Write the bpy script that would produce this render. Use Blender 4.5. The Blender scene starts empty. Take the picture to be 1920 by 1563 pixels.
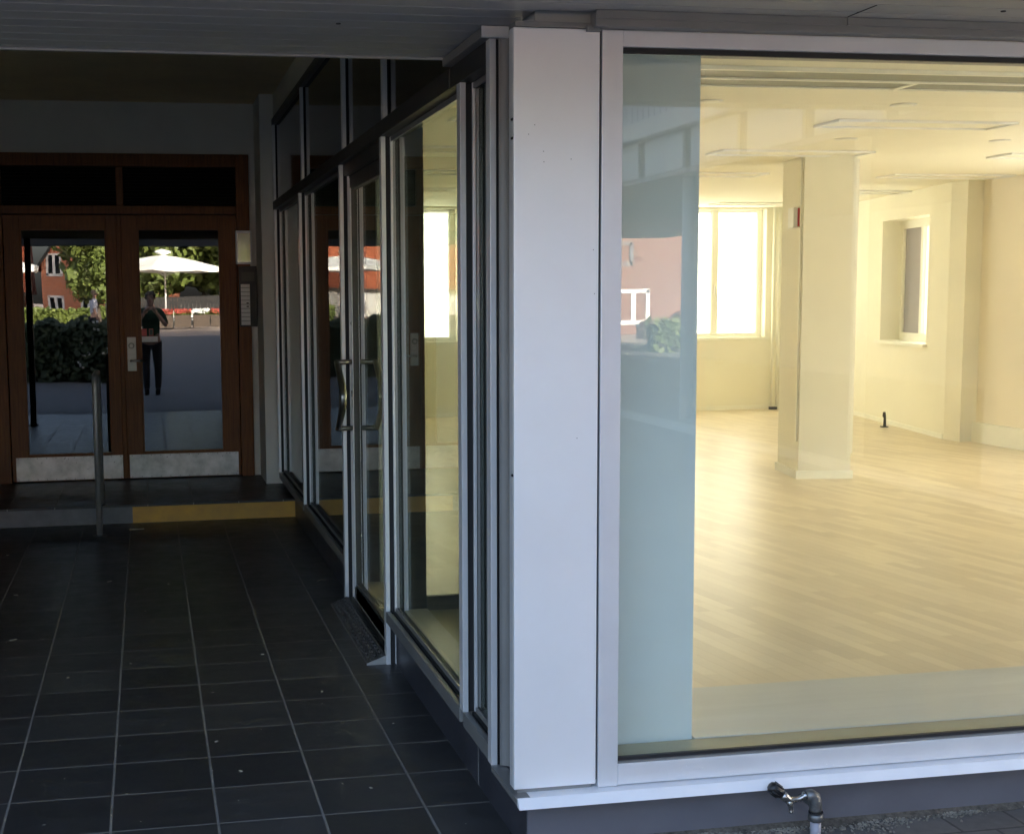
import bpy, bmesh, math, random
from mathutils import Vector, Matrix
R = math.radians
scn = bpy.context.scene
col = scn.collection
random.seed(7)

# ------------------------------------------------------------------ camera
F, CX, CY, W, H = 2570.46, 773.14, 835.18, 1920.0, 1563.0
YAW, PITCH, ROLL = .1900, .1091, -.0089
cam_d = bpy.data.cameras.new('camera'); cam = bpy.data.objects.new('camera', cam_d); col.objects.link(cam)
fwd = Vector((math.sin(YAW)*math.cos(PITCH), math.cos(YAW)*math.cos(PITCH), -math.sin(PITCH)))
rt0 = Vector((math.cos(YAW), -math.sin(YAW), 0)); up0 = rt0.cross(fwd)
rt = rt0*math.cos(ROLL) + up0*math.sin(ROLL); up = -rt0*math.sin(ROLL) + up0*math.cos(ROLL)
cam.matrix_world = Matrix(((rt.x, up.x, -fwd.x, 0), (rt.y, up.y, -fwd.y, 0), (rt.z, up.z, -fwd.z, 1.6), (0, 0, 0, 1)))
cam_d.sensor_width = 36; cam_d.lens = F/W*36
cam_d.shift_x = (W/2-CX)/W; cam_d.shift_y = (CY-H/2)/W
cam_d.clip_start = .05; cam_d.clip_end = 3000
scn.camera = cam

# ------------------------------------------------------------------ light
SUN_EL, SUN_AZ = R(21), R(29)          # azimuth from +Y towards +X; the sun stands low behind the building
world = bpy.data.worlds.new('World'); scn.world = world; world.use_nodes = True
wn = world.node_tree; wn.nodes.clear()
sky = wn.nodes.new('ShaderNodeTexSky'); sky.sky_type = 'NISHITA'; sky.sun_disc = False
sky.sun_elevation = SUN_EL; sky.sun_rotation = SUN_AZ; sky.dust_density = 5.5; sky.ozone_density = .2; sky.air_density = .7
bg = wn.nodes.new('ShaderNodeBackground'); bg.inputs['Strength'].default_value = .15
wo = wn.nodes.new('ShaderNodeOutputWorld')
wn.links.new(sky.outputs[0], bg.inputs[0]); wn.links.new(bg.outputs[0], wo.inputs[0])
sl = bpy.data.lights.new('sun', 'SUN'); sl.energy = 5; sl.angle = R(.5); sl.color = (1, .93, .82)
sun = bpy.data.objects.new('sun', sl); col.objects.link(sun)
sd = Vector((math.sin(SUN_AZ)*math.cos(SUN_EL), math.cos(SUN_AZ)*math.cos(SUN_EL), math.sin(SUN_EL)))
sun.rotation_euler = sd.to_track_quat('Z', 'Y').to_euler(); sun.location = sd*60
scn.view_settings.view_transform = 'Standard'; scn.view_settings.look = 'None'
scn.view_settings.exposure = 2.92; scn.view_settings.gamma = 1
cy = scn.cycles
cy.use_denoising = True; cy.denoiser = 'OPENIMAGEDENOISE'
cy.denoising_input_passes = 'RGB_ALBEDO_NORMAL'; cy.denoising_prefilter = 'ACCURATE'
cy.max_bounces = 14; cy.diffuse_bounces = 7; cy.glossy_bounces = 6; cy.transmission_bounces = 6
cy.transparent_max_bounces = 24; cy.caustics_reflective = True; cy.caustics_refractive = False
cy.sample_clamp_indirect = 6; cy.blur_glossy = .3

# ------------------------------------------------------------------ materials
def nt(name):
    m = bpy.data.materials.new(name); m.use_nodes = True
    t = m.node_tree; b = t.nodes['Principled BSDF']
    return m, t, b
def mat(name, c, rough=.5, metal=0, spec=.5, var=.12, scale=6, bump=0, bscale=60, rvar=.1, stretch=(1, 1, 1), c2=None, coat=0):
    m, t, b = nt(name)
    N, L = t.nodes, t.links
    tc = N.new('ShaderNodeTexCoord'); mp = N.new('ShaderNodeMapping'); mp.inputs['Scale'].default_value = stretch
    L.new(tc.outputs['Object'], mp.inputs[0])
    nz = N.new('ShaderNodeTexNoise'); nz.inputs['Scale'].default_value = scale; nz.inputs['Detail'].default_value = 6
    nz.inputs['Roughness'].default_value = .62
    L.new(mp.outputs[0], nz.inputs[0])
    cr = N.new('ShaderNodeValToRGB'); cr.color_ramp.elements[0].position = .3; cr.color_ramp.elements[1].position = .7
    lo = c2 if c2 else [x*(1-var) for x in c]; hi = c if c2 else [min(1, x*(1+var)) for x in c]
    cr.color_ramp.elements[0].color = (*lo, 1); cr.color_ramp.elements[1].color = (*hi, 1)
    L.new(nz.outputs[0], cr.inputs[0]); L.new(cr.outputs[0], b.inputs['Base Color'])
    mr = N.new('ShaderNodeMapRange'); mr.inputs[3].default_value = max(.02, rough-rvar); mr.inputs[4].default_value = min(1, rough+rvar)
    L.new(nz.outputs[0], mr.inputs[0]); L.new(mr.outputs[0], b.inputs['Roughness'])
    b.inputs['Metallic'].default_value = metal; b.inputs['Specular IOR Level'].default_value = spec
    b.inputs['Coat Weight'].default_value = coat; b.inputs['Coat Roughness'].default_value = .12
    if bump:
        n2 = N.new('ShaderNodeTexNoise'); n2.inputs['Scale'].default_value = bscale; n2.inputs['Detail'].default_value = 4
        L.new(mp.outputs[0], n2.inputs[0])
        bp = N.new('ShaderNodeBump'); bp.inputs['Strength'].default_value = bump; bp.inputs['Distance'].default_value = .003
        L.new(n2.outputs[0], bp.inputs['Height']); L.new(bp.outputs[0], b.inputs['Normal'])
    return m
def speckled(name, c, spot, dens, size, rough=.45, **k):      # a material with sparse dirt specks
    m = mat(name, c, rough, **k); t = m.node_tree; N, L = t.nodes, t.links; b = N['Principled BSDF']
    src = b.inputs['Base Color'].links[0].from_socket
    tc = N.new('ShaderNodeTexCoord')
    v = N.new('ShaderNodeTexVoronoi'); v.inputs['Scale'].default_value = 1/size; v.inputs['Randomness'].default_value = 1
    L.new(tc.outputs['Object'], v.inputs[0])
    a = N.new('ShaderNodeMath'); a.operation = 'LESS_THAN'; a.inputs[1].default_value = .16; L.new(v.outputs['Distance'], a.inputs[0])
    s = N.new('ShaderNodeSeparateColor'); L.new(v.outputs['Color'], s.inputs[0])
    g = N.new('ShaderNodeMath'); g.operation = 'LESS_THAN'; g.inputs[1].default_value = dens; L.new(s.outputs[0], g.inputs[0])
    mu = N.new('ShaderNodeMath'); mu.operation = 'MULTIPLY'; L.new(a.outputs[0], mu.inputs[0]); L.new(g.outputs[0], mu.inputs[1])
    mx = N.new('ShaderNodeMix'); mx.data_type = 'RGBA'
    L.new(mu.outputs[0], mx.inputs[0]); L.new(src, mx.inputs[6]); mx.inputs[7].default_value = (*spot, 1)
    L.new(mx.outputs[2], b.inputs['Base Color'])
    return m
def glass(name, tint=(.93, .97, .95), refl=(1, 1, 1), ior=1.5, wob=.0, film=0):
    m = bpy.data.materials.new(name); m.use_nodes = True; t = m.node_tree; N, L = t.nodes, t.links; N.clear()
    out = N.new('ShaderNodeOutputMaterial'); mix = N.new('ShaderNodeMixShader')
    tr = N.new('ShaderNodeBsdfTransparent'); tr.inputs[0].default_value = (*tint, 1)
    gl = N.new('ShaderNodeBsdfAnisotropic'); gl.inputs['Color'].default_value = (*refl, 1); gl.inputs['Roughness'].default_value = .0
    fr = N.new('ShaderNodeFresnel'); ge = N.new('ShaderNodeNewGeometry')
    io = N.new('ShaderNodeMapRange'); io.inputs[3].default_value = ior; io.inputs[4].default_value = 1/ior
    L.new(ge.outputs['Backfacing'], io.inputs[0]); L.new(io.outputs[0], fr.inputs['IOR'])
    if wob:
        tc = N.new('ShaderNodeTexCoord'); nz = N.new('ShaderNodeTexNoise'); nz.inputs['Scale'].default_value = 1.6; nz.inputs['Detail'].default_value = 1
        L.new(tc.outputs['Object'], nz.inputs[0])
        bp = N.new('ShaderNodeBump'); bp.inputs['Strength'].default_value = 1; bp.inputs['Distance'].default_value = wob
        L.new(nz.outputs[0], bp.inputs['Height']); L.new(bp.outputs[0], gl.inputs['Normal'])
    L.new(fr.outputs[0], mix.inputs[0]); L.new(tr.outputs[0], mix.inputs[1]); L.new(gl.outputs[0], mix.inputs[2])
    last = mix
    if film:                                              # thin even dust on the pane
        df = N.new('ShaderNodeBsdfDiffuse'); df.inputs[0].default_value = (.6, .6, .57, 1)
        m2 = N.new('ShaderNodeMixShader')
        tc = N.new('ShaderNodeTexCoord'); nz = N.new('ShaderNodeTexNoise'); nz.inputs['Scale'].default_value = 5; nz.inputs['Detail'].default_value = 8
        mr = N.new('ShaderNodeMapRange'); mr.inputs[1].default_value = .35; mr.inputs[2].default_value = .8; mr.inputs[3].default_value = film*.4; mr.inputs[4].default_value = film*2
        L.new(tc.outputs['Object'], nz.inputs[0]); L.new(nz.outputs[0], mr.inputs[0]); L.new(mr.outputs[0], m2.inputs[0])
        L.new(mix.outputs[0], m2.inputs[1]); L.new(df.outputs[0], m2.inputs[2]); last = m2
    L.new(last.outputs[0], out.inputs[0])
    return m
def brick_mat(name, c1, c2, mortar, w, h, ms, off=(0, 0, 0), rot=(0, 0, 0), offset=.5, rough=.5, spec=.5, gapbump=.6, nscale=8, nvar=.25, rvar=.12, coord='Object', smear=None, bias=0):
    m, t, b = nt(name); N, L = t.nodes, t.links
    tc = N.new('ShaderNodeTexCoord'); mp = N.new('ShaderNodeMapping'); mp.vector_type = 'POINT'
    mp.inputs['Location'].default_value = off; mp.inputs['Rotation'].default_value = rot
    L.new(tc.outputs[coord], mp.inputs[0])
    bt = N.new('ShaderNodeTexBrick'); bt.offset = offset; bt.offset_frequency = 2; bt.squash = 1
    bt.inputs['Color1'].default_value = (*c1, 1); bt.inputs['Color2'].default_value = (*c2, 1); bt.inputs['Mortar'].default_value = (*mortar, 1)
    bt.inputs['Scale'].default_value = 1; bt.inputs['Mortar Size'].default_value = ms; bt.inputs['Mortar Smooth'].default_value = .15
    bt.inputs['Brick Width'].default_value = w; bt.inputs['Row Height'].default_value = h; bt.inputs['Bias'].default_value = bias
    L.new(mp.outputs[0], bt.inputs[0])
    nz = N.new('ShaderNodeTexNoise'); nz.inputs['Scale'].default_value = nscale; nz.inputs['Detail'].default_value = 8; nz.inputs['Roughness'].default_value = .7
    L.new(tc.outputs['Object'], nz.inputs[0])
    mr = N.new('ShaderNodeMapRange'); mr.inputs[1].default_value = .25; mr.inputs[2].default_value = .75
    mr.inputs[3].default_value = 1-nvar; mr.inputs[4].default_value = 1+nvar
    L.new(nz.outputs[0], mr.inputs[0])
    mx = N.new('ShaderNodeVectorMath'); mx.operation = 'SCALE'; L.new(bt.outputs['Color'], mx.inputs[0]); L.new(mr.outputs[0], mx.inputs['Scale'])
    L.new(mx.outputs[0], b.inputs['Base Color'])
    rr = N.new('ShaderNodeMapRange'); rr.inputs[1].default_value = .3; rr.inputs[2].default_value = .7; rr.inputs[3].default_value = rough-rvar; rr.inputs[4].default_value = rough+rvar
    L.new(nz.outputs[0], rr.inputs[0])
    ad = N.new('ShaderNodeMath'); ad.operation = 'MAXIMUM'; sc = N.new('ShaderNodeMath'); sc.operation = 'MULTIPLY'; sc.inputs[1].default_value = .85
    L.new(bt.outputs['Fac'], sc.inputs[0]); L.new(rr.outputs[0], ad.inputs[0]); L.new(sc.outputs[0], ad.inputs[1]); L.new(ad.outputs[0], b.inputs['Roughness'])
    b.inputs['Specular IOR Level'].default_value = spec
    if gapbump:
        iv = N.new('ShaderNodeMath'); iv.operation = 'SUBTRACT'; iv.inputs[0].default_value = 1; L.new(bt.outputs['Fac'], iv.inputs[1])
        n3 = N.new('ShaderNodeMath'); n3.operation = 'MULTIPLY_ADD'; n3.inputs[1].default_value = .35; L.new(nz.outputs[0], n3.inputs[0]); L.new(iv.outputs[0], n3.inputs[2])
        bp = N.new('ShaderNodeBump'); bp.inputs['Strength'].default_value = gapbump; bp.inputs['Distance'].default_value = .002
        L.new(n3.outputs[0], bp.inputs['Height']); L.new(bp.outputs[0], b.inputs['Normal'])
    return m

M = {}
M['alu'] = speckled('satin_aluminium', (.88, .875, .87), (.5, .49, .46), .008, .04, rough=.42, metal=.25, var=.035, scale=2.0, bump=.05, bscale=90, rvar=.05)
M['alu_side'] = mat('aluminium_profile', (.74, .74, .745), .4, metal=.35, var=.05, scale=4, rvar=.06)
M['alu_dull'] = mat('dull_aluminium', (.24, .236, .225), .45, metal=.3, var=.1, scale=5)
M['white_alu'] = mat('white_aluminium_sill', (.84, .84, .85), .35, var=.03, scale=8)
M['gasket'] = mat('black_rubber', (.012, .012, .013), .6, var=.2)
M['dark_metal'] = mat('dark_bronze_metal', (.06, .058, .05), .42, metal=.4, var=.2)
M['soffit'] = mat('painted_soffit_boards', (.42, .4, .385), .55, var=.1, scale=1.5, stretch=(.5, 6, 1), bump=.1, bscale=40)
M['passage_ceiling'] = mat('warm_cream_plaster', (.75, .64, .4), .9, var=.08, scale=2, bump=.2, bscale=80)  # even warm cream tone over the whole passage ceiling
M['plaster'] = mat('white_plaster', (.68, .66, .6), .85, var=.05, scale=2, bump=.25, bscale=120)
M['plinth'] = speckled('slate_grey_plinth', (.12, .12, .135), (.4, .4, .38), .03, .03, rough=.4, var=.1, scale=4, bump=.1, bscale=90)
M['wood'] = mat('red_brown_varnished_wood', (.22, .078, .015), .42, var=.3, scale=5, stretch=(14, 14, .8), c2=(.11, .035, .007), spec=.25)
M['louvre'] = mat('dark_louvre_wood', (.012, .008, .005), .7, var=.3, spec=.1)
M['handle'] = mat('satin_bronze_steel', (.27, .26, .24), .3, metal=1, var=.04, rvar=.02)
M['plinth_dark'] = mat('darker_side_slab', (.045, .045, .054), .35, var=.2, scale=5)  # side plinth, darker in colour than the front one
M['steel'] = mat('brushed_steel', (.42, .42, .41), .45, metal=.55, var=.1, scale=4, stretch=(1, 1, 8))
M['kick'] = speckled('scratched_aluminium_kickplate', (.46, .46, .455), (.2, .2, .2), .12, .03, rough=.42, metal=.6, var=.3, scale=9, rvar=.18)
M['mirror_steel'] = mat('polished_steel', (.72, .7, .66), .1, metal=1, var=.05, rvar=.05)
M['black'] = mat('black_plastic', (.013, .013, .014), .4, var=.2)
M['white'] = mat('white_paint', (.8, .8, .79), .5, var=.04)
M['wall_in'] = mat('cream_interior_paint', (.85, .825, .70), .75, var=.025, scale=1.5, bump=.06, bscale=60)
M['peach'] = mat('peach_interior_paint', (.86, .79, .65), .75, var=.03, scale=1.2)
M['trim_in'] = mat('cream_interior_trim', (.87, .86, .77), .5, var=.03)
M['ceil_in'] = mat('cream_ceiling_paint', (.84, .815, .70), .85, var=.02, scale=2)
M['col_in'] = mat('cream_column_paint', (.80, .77, .65), .7, var=.03, scale=2)
M['corner_in'] = mat('white_paint_with_sky_tint', (.70, .76, .76), .6, var=.04, scale=1.3, stretch=(1, 1, .5))  # white column; the blue of the skylight is put into its colour
M['grille'] = mat('grey_green_ceiling_rail', (.27, .28, .23), .5, var=.1)
M['shelf'] = mat('grey_laminate_shelf', (.56, .58, .57), .33, var=.08, scale=3, stretch=(.4, 5, 1))
M['ledge'] = mat('olive_window_ledge', (.36, .34, .24), .45, var=.08)
M['dark_panel'] = mat('dark_partition', (.035, .034, .03), .6, var=.15)
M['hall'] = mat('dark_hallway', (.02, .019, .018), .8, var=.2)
M['facade'] = mat('pale_rendered_facade', (.5, .5, .48), .85, var=.08, scale=1, bump=.2, bscale=30)
M['tile'] = brick_mat('dark_slate_tile', (.036, .036, .037), (.066, .065, .064), (.22, .21, .195), .323, .309, .0042, off=(.475, -4.397, 0), offset=0, rough=.42, spec=.45, nscale=9, nvar=.36, rvar=.1)
M['yellow'] = mat('worn_yellow_paint', (.62, .34, .045), .55, var=.15, scale=7, c2=(.45, .25, .05))
M['step_grey'] = mat('grey_step_paint', (.16, .16, .165), .6, var=.2, scale=8)
M['paver'] = brick_mat('grey_paving_blocks', (.12, .11, .1), (.15, .138, .125), (.075, .068, .06), .21, .14, .005, offset=.5, rough=.8, gapbump=1, nscale=30, nvar=.3)
M['asphalt'] = mat('asphalt', (.15, .15, .152), .85, var=.2, scale=40, bump=.3, bscale=200)
M['ground'] = mat('far_ground', (.34, .28, .24), .9, var=.15, scale=.5)
M['floorwood'] = brick_mat('beech_parquet', (.61, .52, .375), (.75, .655, .485), (.49, .41, .28), .48, .068, .0006, rot=(0, 0, R(-98)), offset=.37, rough=.31, spec=.45, gapbump=0, nscale=24, nvar=.03, rvar=.03)
M['brick'] = brick_mat('red_brick', (.55, .17, .08), (.64, .22, .11), (.45, .33, .26), .24, .075, .008, rot=(R(90), 0, 0), rough=.85, gapbump=.4)
M['brick_dull'] = brick_mat('dull_red_brick', (.2, .09, .06), (.25, .11, .075), (.22, .17, .14), .24, .075, .008, rot=(R(90), 0, 0), rough=.85, gapbump=.4)
M['rooftile'] = brick_mat('orange_roof_tile', (.48, .13, .05), (.38, .1, .045), (.2, .06, .03), .22, .34, .02, offset=0, rough=.7, gapbump=1)
M['bluegrey'] = mat('blue_grey_cladding', (.58, .63, .74), .6, var=.08, scale=3, stretch=(1, 12, 1))
M['panel_grey'] = mat('pale_grey_panel', (.82, .85, .88), .4, var=.05)
M['canvas'] = mat('white_canvas', (.86, .85, .8), .8, var=.03)
M['leaf'] = mat('green_leaves', (.15, .19, .035), .6, var=.4, scale=.8, c2=(.07, .1, .02))
M['leaf2'] = mat('dark_hedge_leaves', (.12, .15, .08), .6, var=.4, scale=2, c2=(.06, .085, .045))
M['bark'] = mat('bark', (.08, .06, .045), .9, var=.3, scale=10)
M['red'] = mat('red_petals', (.36, .06, .04), .6, var=.3)
M['skin'] = mat('skin', (.55, .33, .24), .55, var=.05)
M['shirt'] = mat('pale_shirt_cloth', (.72, .72, .78), .85, var=.05)
M['green_cloth'] = mat('dark_green_cloth', (.03, .07, .035), .85, var=.2)
M['trousers'] = mat('dark_trousers_cloth', (.022, .022, .028), .85, var=.2)
M['hair'] = mat('grey_brown_hair', (.12, .09, .065), .7, var=.3)
M['carpaint'] = mat('silver_grey_car_paint', (.25, .27, .3), .25, metal=.6, var=.03)
M['redsign'] = mat('red_plastic', (.6, .05, .05), .4, var=.1)
M['chrome'] = mat('tarnished_chrome', (.42, .42, .41), .28, metal=1, var=.2, scale=30, rvar=.12)
M['zinc'] = mat('dull_zinc_fitting', (.2, .205, .205), .45, metal=.8, var=.3, scale=40)
M['pvc'] = mat('grey_plastic_pipe', (.3, .3, .34), .4, var=.1)
M['grit'] = mat('gritty_soil', (.09, .08, .065), .95, var=.6, scale=60, bump=1, bscale=150)
M['pebble'] = mat('pale_grit', (.24, .22, .18), .8, var=.5, scale=20)
M['debris'] = mat('dry_debris', (.45, .42, .33), .8, var=.4, scale=20)
M['glass_side'] = glass('shopfront_glass', (.76, .83, .78), film=.012, wob=.0003)
M['glass_front'] = glass('display_window_glass', (.95, .975, .96), ior=1.55, film=.012, wob=.0004)
M['glass_door'] = glass('door_glass', (.5, .52, .52), ior=2.0, wob=.0006)
M['glass_dark'] = mat('dark_glazing', (.012, .013, .014), .06, var=.1, rvar=.02)
def milky(nm='light_diffusing_film', c=(.85, .86, .83), d=.08):  # diffusing film added: panes read overexposed and spread soft light
    m = bpy.data.materials.new(nm); m.use_nodes = True; t = m.node_tree; N, L = t.nodes, t.links; N.clear()
    o = N.new('ShaderNodeOutputMaterial'); a = N.new('ShaderNodeBsdfTranslucent'); a.inputs[0].default_value = (*c, 1)
    g = N.new('ShaderNodeBsdfDiffuse'); g.inputs[0].default_value = (.8, .8, .78, 1)
    x = N.new('ShaderNodeMixShader'); x.inputs[0].default_value = d
    L.new(a.outputs[0], x.inputs[1]); L.new(g.outputs[0], x.inputs[2]); L.new(x.outputs[0], o.inputs[0]); return m
M['milky'] = milky()
M['milky_back'] = milky('light_diffusing_back_film', (.62, .63, .6))
M['milky_grey'] = milky('grey_outside_view_film', (.30, .28, .26), .3)  # replaces clear glass: grey outside view in the colour, sun patch kept out

# ------------------------------------------------------------------ mesh helpers
class MB:
    def __init__(s): s.b = bmesh.new()
    def box(s, x0, x1, y0, y1, z0, z1, bev=0, T=None):
        vs = [Vector((x, y, z)) for x in (x0, x1) for y in (y0, y1) for z in (z0, z1)]
        if T: vs = [T @ v for v in vs]
        v = [s.b.verts.new(p) for p in vs]
        fs = [s.b.faces.new([v[i] for i in f]) for f in ((0, 1, 3, 2), (4, 6, 7, 5), (0, 4, 5, 1), (2, 3, 7, 6), (0, 2, 6, 4), (1, 5, 7, 3))]
        if bev:
            es = list({e for f in fs for e in f.edges})
            bmesh.ops.bevel(s.b, geom=es, offset=bev, segments=2, affect='EDGES', profile=.6)
        return s
    def prism(s, pts, z0, z1, axis='z'):       # polygon pts extruded along axis
        def P(a, b, c): return {'z': (a, b, c), 'y': (a, c, b), 'x': (c, a, b)}[axis]
        lo = [s.b.verts.new(P(a, b, z0)) for a, b in pts]; hi = [s.b.verts.new(P(a, b, z1)) for a, b in pts]
        n = len(pts); s.b.faces.new(lo); s.b.faces.new(hi[::-1])
        for i in range(n): s.b.faces.new([lo[i], hi[i], hi[(i+1) % n], lo[(i+1) % n]])
        bmesh.ops.recalc_face_normals(s.b, faces=s.b.faces[:])
        return s
    def tube(s, path, r, n=12, cap=True):
        path = [Vector(p) for p in path]; rs = r if isinstance(r, (list, tuple)) else [r]*len(path)
        rings = []; ref = None
        for i, p in enumerate(path):
            d = (path[min(i+1, len(path)-1)]-path[max(i-1, 0)]).normalized()
            if ref is None:
                ref = d.orthogonal().normalized()
            ref = (ref - d*ref.dot(d)).normalized(); q = d.cross(ref)
            rings.append([s.b.verts.new(p+(ref*math.cos(2*math.pi*k/n)+q*math.sin(2*math.pi*k/n))*rs[i]) for k in range(n)])
        for a, b in zip(rings, rings[1:]):
            for k in range(n): s.b.faces.new([a[k], a[(k+1) % n], b[(k+1) % n], b[k]]).smooth = True
        if cap: s.b.faces.new(rings[0][::-1]); s.b.faces.new(rings[-1])
        return s
    def quad(s, *p): s.b.faces.new([s.b.verts.new(q) for q in p]); return s
    def build(s, name, m, parent=None, loc=None, rot=0, bevel=0, smooth=False):
        me = bpy.data.meshes.new(name); s.b.to_mesh(me); s.b.free(); me.materials.append(m)
        o = bpy.data.objects.new(name, me); col.objects.link(o)
        if parent:
            o.parent = parent; mw = parent.matrix_basis.copy(); q = parent.parent
            while q: mw = q.matrix_basis @ mw; q = q.parent
            me.transform(mw.inverted())
        if loc: o.location = loc
        if rot: o.rotation_euler.z = rot
        if smooth:
            for p in me.polygons: p.use_smooth = True
        if bevel:
            mo = o.modifiers.new('bevel', 'BEVEL'); mo.width = bevel; mo.segments = 2; mo.limit_method = 'ANGLE'
        return o
def tag(o, label=None, cat=None, group=None, kind=None):
    for k, v in (('label', label), ('category', cat), ('group', group), ('kind', kind)):
        if v: o[k] = v
    return o
def thing(name, label, cat, loc=(0, 0, 0), rz=0, group=None):
    o = bpy.data.objects.new(name, None); col.objects.link(o); o.location = loc; o.rotation_euler.z = rz
    o.empty_display_size = .1
    return tag(o, label, cat, group)
def dup(root, loc=None, rz=None, label=None):
    r = root.copy(); col.objects.link(r)
    if loc is not None: r.location = loc
    if rz is not None: r.rotation_euler.z = rz
    if label: r['label'] = label
    for ch in list(root.children):
        c = ch.copy(); col.objects.link(c); c.parent = r
        for g in ch.children:
            d = g.copy(); col.objects.link(d); d.parent = c
    return r
def holes(mb, u0, u1, z0, z1, hs, put):       # grid decomposition of a wall rectangle round its openings
    us = sorted({u0, u1, *[h[0] for h in hs], *[h[1] for h in hs]}); zs = sorted({z0, z1, *[h[2] for h in hs], *[h[3] for h in hs]})
    for a, b in zip(us, us[1:]):
        run = None
        for c, d in zip(zs, zs[1:]):
            m_, n_ = (a+b)/2, (c+d)/2
            if any(h[0] < m_ < h[1] and h[2] < n_ < h[3] for h in hs):
                if run: put(mb, a, b, *run)
                run = None
            else: run = (run[0], d) if run else (c, d)
        if run: put(mb, a, b, *run)
    return mb
S = 'structure'
# ================================================================== THE SETTING
YF = 3.65            # front facade plane
XS = .985            # outer face of the side shopfront mullions
# ground sheets
tag(MB().box(-300, 300, -400, 300, -.6, -.012).build('ground', M['ground']), kind=S)
tag(MB().box(-40, 6.2, -34, 3.1, -.3, -.004).build('road', M['asphalt']), kind=S)
tag(MB().box(-2.6, 1.06, 3.1, 11.4, -.2, 0).build('tiled_floor', M['tile']), kind=S)
tag(MB().box(1.06, 14, 2.2, 3.7, -.1, .022).build('pavement', M['paver'], bevel=.004), kind=S)
# step landing in front of the doors
st = thing('step', 'low tiled step below the wooden doors with yellow painted right riser', 'step', (-.2, 9.9, 0))
MB().box(-2.6, 1.06, 9.88, 11.36, .118, .134).build('step_top', M['tile'], st, bevel=.003)
MB().box(-.137, 1.06, 9.895, 11.36, 0, .118).build('riser', M['yellow'], st)['label'] = 'worn yellow painted riser'
MB().box(-2.6, -.137, 9.897, 11.36, 0, .118).build('riser', M['step_grey'], st)['label'] = 'grey painted riser'

# soffit boards over the entrance and along the facade
b = MB(); y = 2.1; k = 0
while y < 4.40:
    x1 = 1.05 if y > YF-.03 else 8.8
    b.box(-6, x1, y, min(y+.096, 4.405), 2.356, 2.372); y += .1035; k += 1
b.box(-6, 8.8, 2.1, 4.405, 2.374, 2.40)
sf = tag(b.build('soffit', M['soffit'], bevel=.002), 'grey painted board soffit above the shop window and passage mouth', 'soffit')
MB().box(-6, 1.03, 4.405, 4.425, 2.35, 3.14).build('edge_board', M['soffit'], sf)
MB().box(-6, 8.8, 2.07, 2.1, 2.34, 2.9).build('fascia', M['facade'], sf)
for x, yy in ((1.07, 3.5), (2.32, 3.47), (2.2, 3.25), (3.4, 3.35), (.55, 3.9), (.2, 3.62)):
    MB().tube([(x, yy, 2.3535), (x, yy, 2.357)], .007, 10).build('screw', M['gasket'], sf)
for x in (1.93, 4.6): MB().box(x, x+.004, 3.45, 3.60, 2.3545, 2.357).build('board_joint', M['gasket'], sf)
# passage shell
pas = thing('passage_wall', 'white plastered back wall of the dark passage around the wooden doors', 'wall', (0, 11.35, 0))
b = MB(); holes(b, -2.8, 1.1, .0, 3.2, [(-1.45, .84, 0, 2.735)], lambda m, a, c, d, e: m.box(a, c, 11.30, 11.55, d, e))
b.build('wall_face', M['plaster'], pas)
MB().box(.893, 1.06, 10.74, 11.299, .1, 3.14).build('pilaster', M['plaster'], pas)
tag(MB().box(-2.8, -2.6, 3.65, 11.35, 0, 3.2).build('passage_side_wall', M['plaster']), 'plain white side wall closing the passage opposite the shopfront', 'wall')
tag(MB().box(-2.8, 1.1, 4.426, 11.35, 3.14, 3.2).build('passage_ceiling', M['passage_ceiling']), kind=S)
# upper building mass, rear hall, neighbours of the passage
bl = thing('building', 'pale rendered upper storeys standing over the shop and passage', 'building', (5, 10, 3.2))
MB().box(-14, 8.8, 3.66, 16.75, 3.2, 12.6).build('wall', M['facade'], bl)
MB().box(-14, -2.81, 3.66, 16.75, 0, 3.19).build('wall', M['facade'], bl)
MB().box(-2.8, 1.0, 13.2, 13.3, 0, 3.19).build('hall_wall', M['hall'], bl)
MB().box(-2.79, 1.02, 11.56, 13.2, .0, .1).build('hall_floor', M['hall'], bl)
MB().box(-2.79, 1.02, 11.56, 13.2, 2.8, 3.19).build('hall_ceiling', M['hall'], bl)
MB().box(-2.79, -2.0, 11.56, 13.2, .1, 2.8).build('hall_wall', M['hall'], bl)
MB().box(1.02, 8.8, 3.80, 16.75, 2.73, 3.19).build('ceiling_slab', M['facade'], bl)
MB().box(1.02, 8.8, 3.68, 3.795, 2.43, 3.19).build('lintel', M['facade'], bl)

# ------------------------------------------------------------------ shop interior
ZI = .10; ZC = 2.67
tag(MB().box(1.03, 8.9, 3.75, 16.75, -.1, ZI).build('parquet_floor', M['floorwood']), kind=S)
tag(MB().box(1.03, 8.9, 3.72, 16.75, ZC, 2.727).build('shop_ceiling', M['ceil_in']), kind=S)
bw = thing('back_wall', 'cream back wall of the empty shop with bright windows', 'wall', (5, 16.5, 0))
WIN = [(1.75, 3.75, 1.03, 2.645), (4.15, 5.1, 1.03, 2.645), (5.35, 7.80, 1.03, 2.645)]  # middle opening is out of view, added for more light inside
b = MB(); holes(b, 1.0, 8.9, 0, ZC, WIN, lambda m, a, c, d, e: m.box(a, c, 16.5, 16.75, d, e))
b.build('wall_face', M['wall_in'], bw)
MB().box(1.2, 8.6, 16.485, 16.5, ZI, ZI+.05).build('skirting', M['trim_in'], bw)
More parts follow.
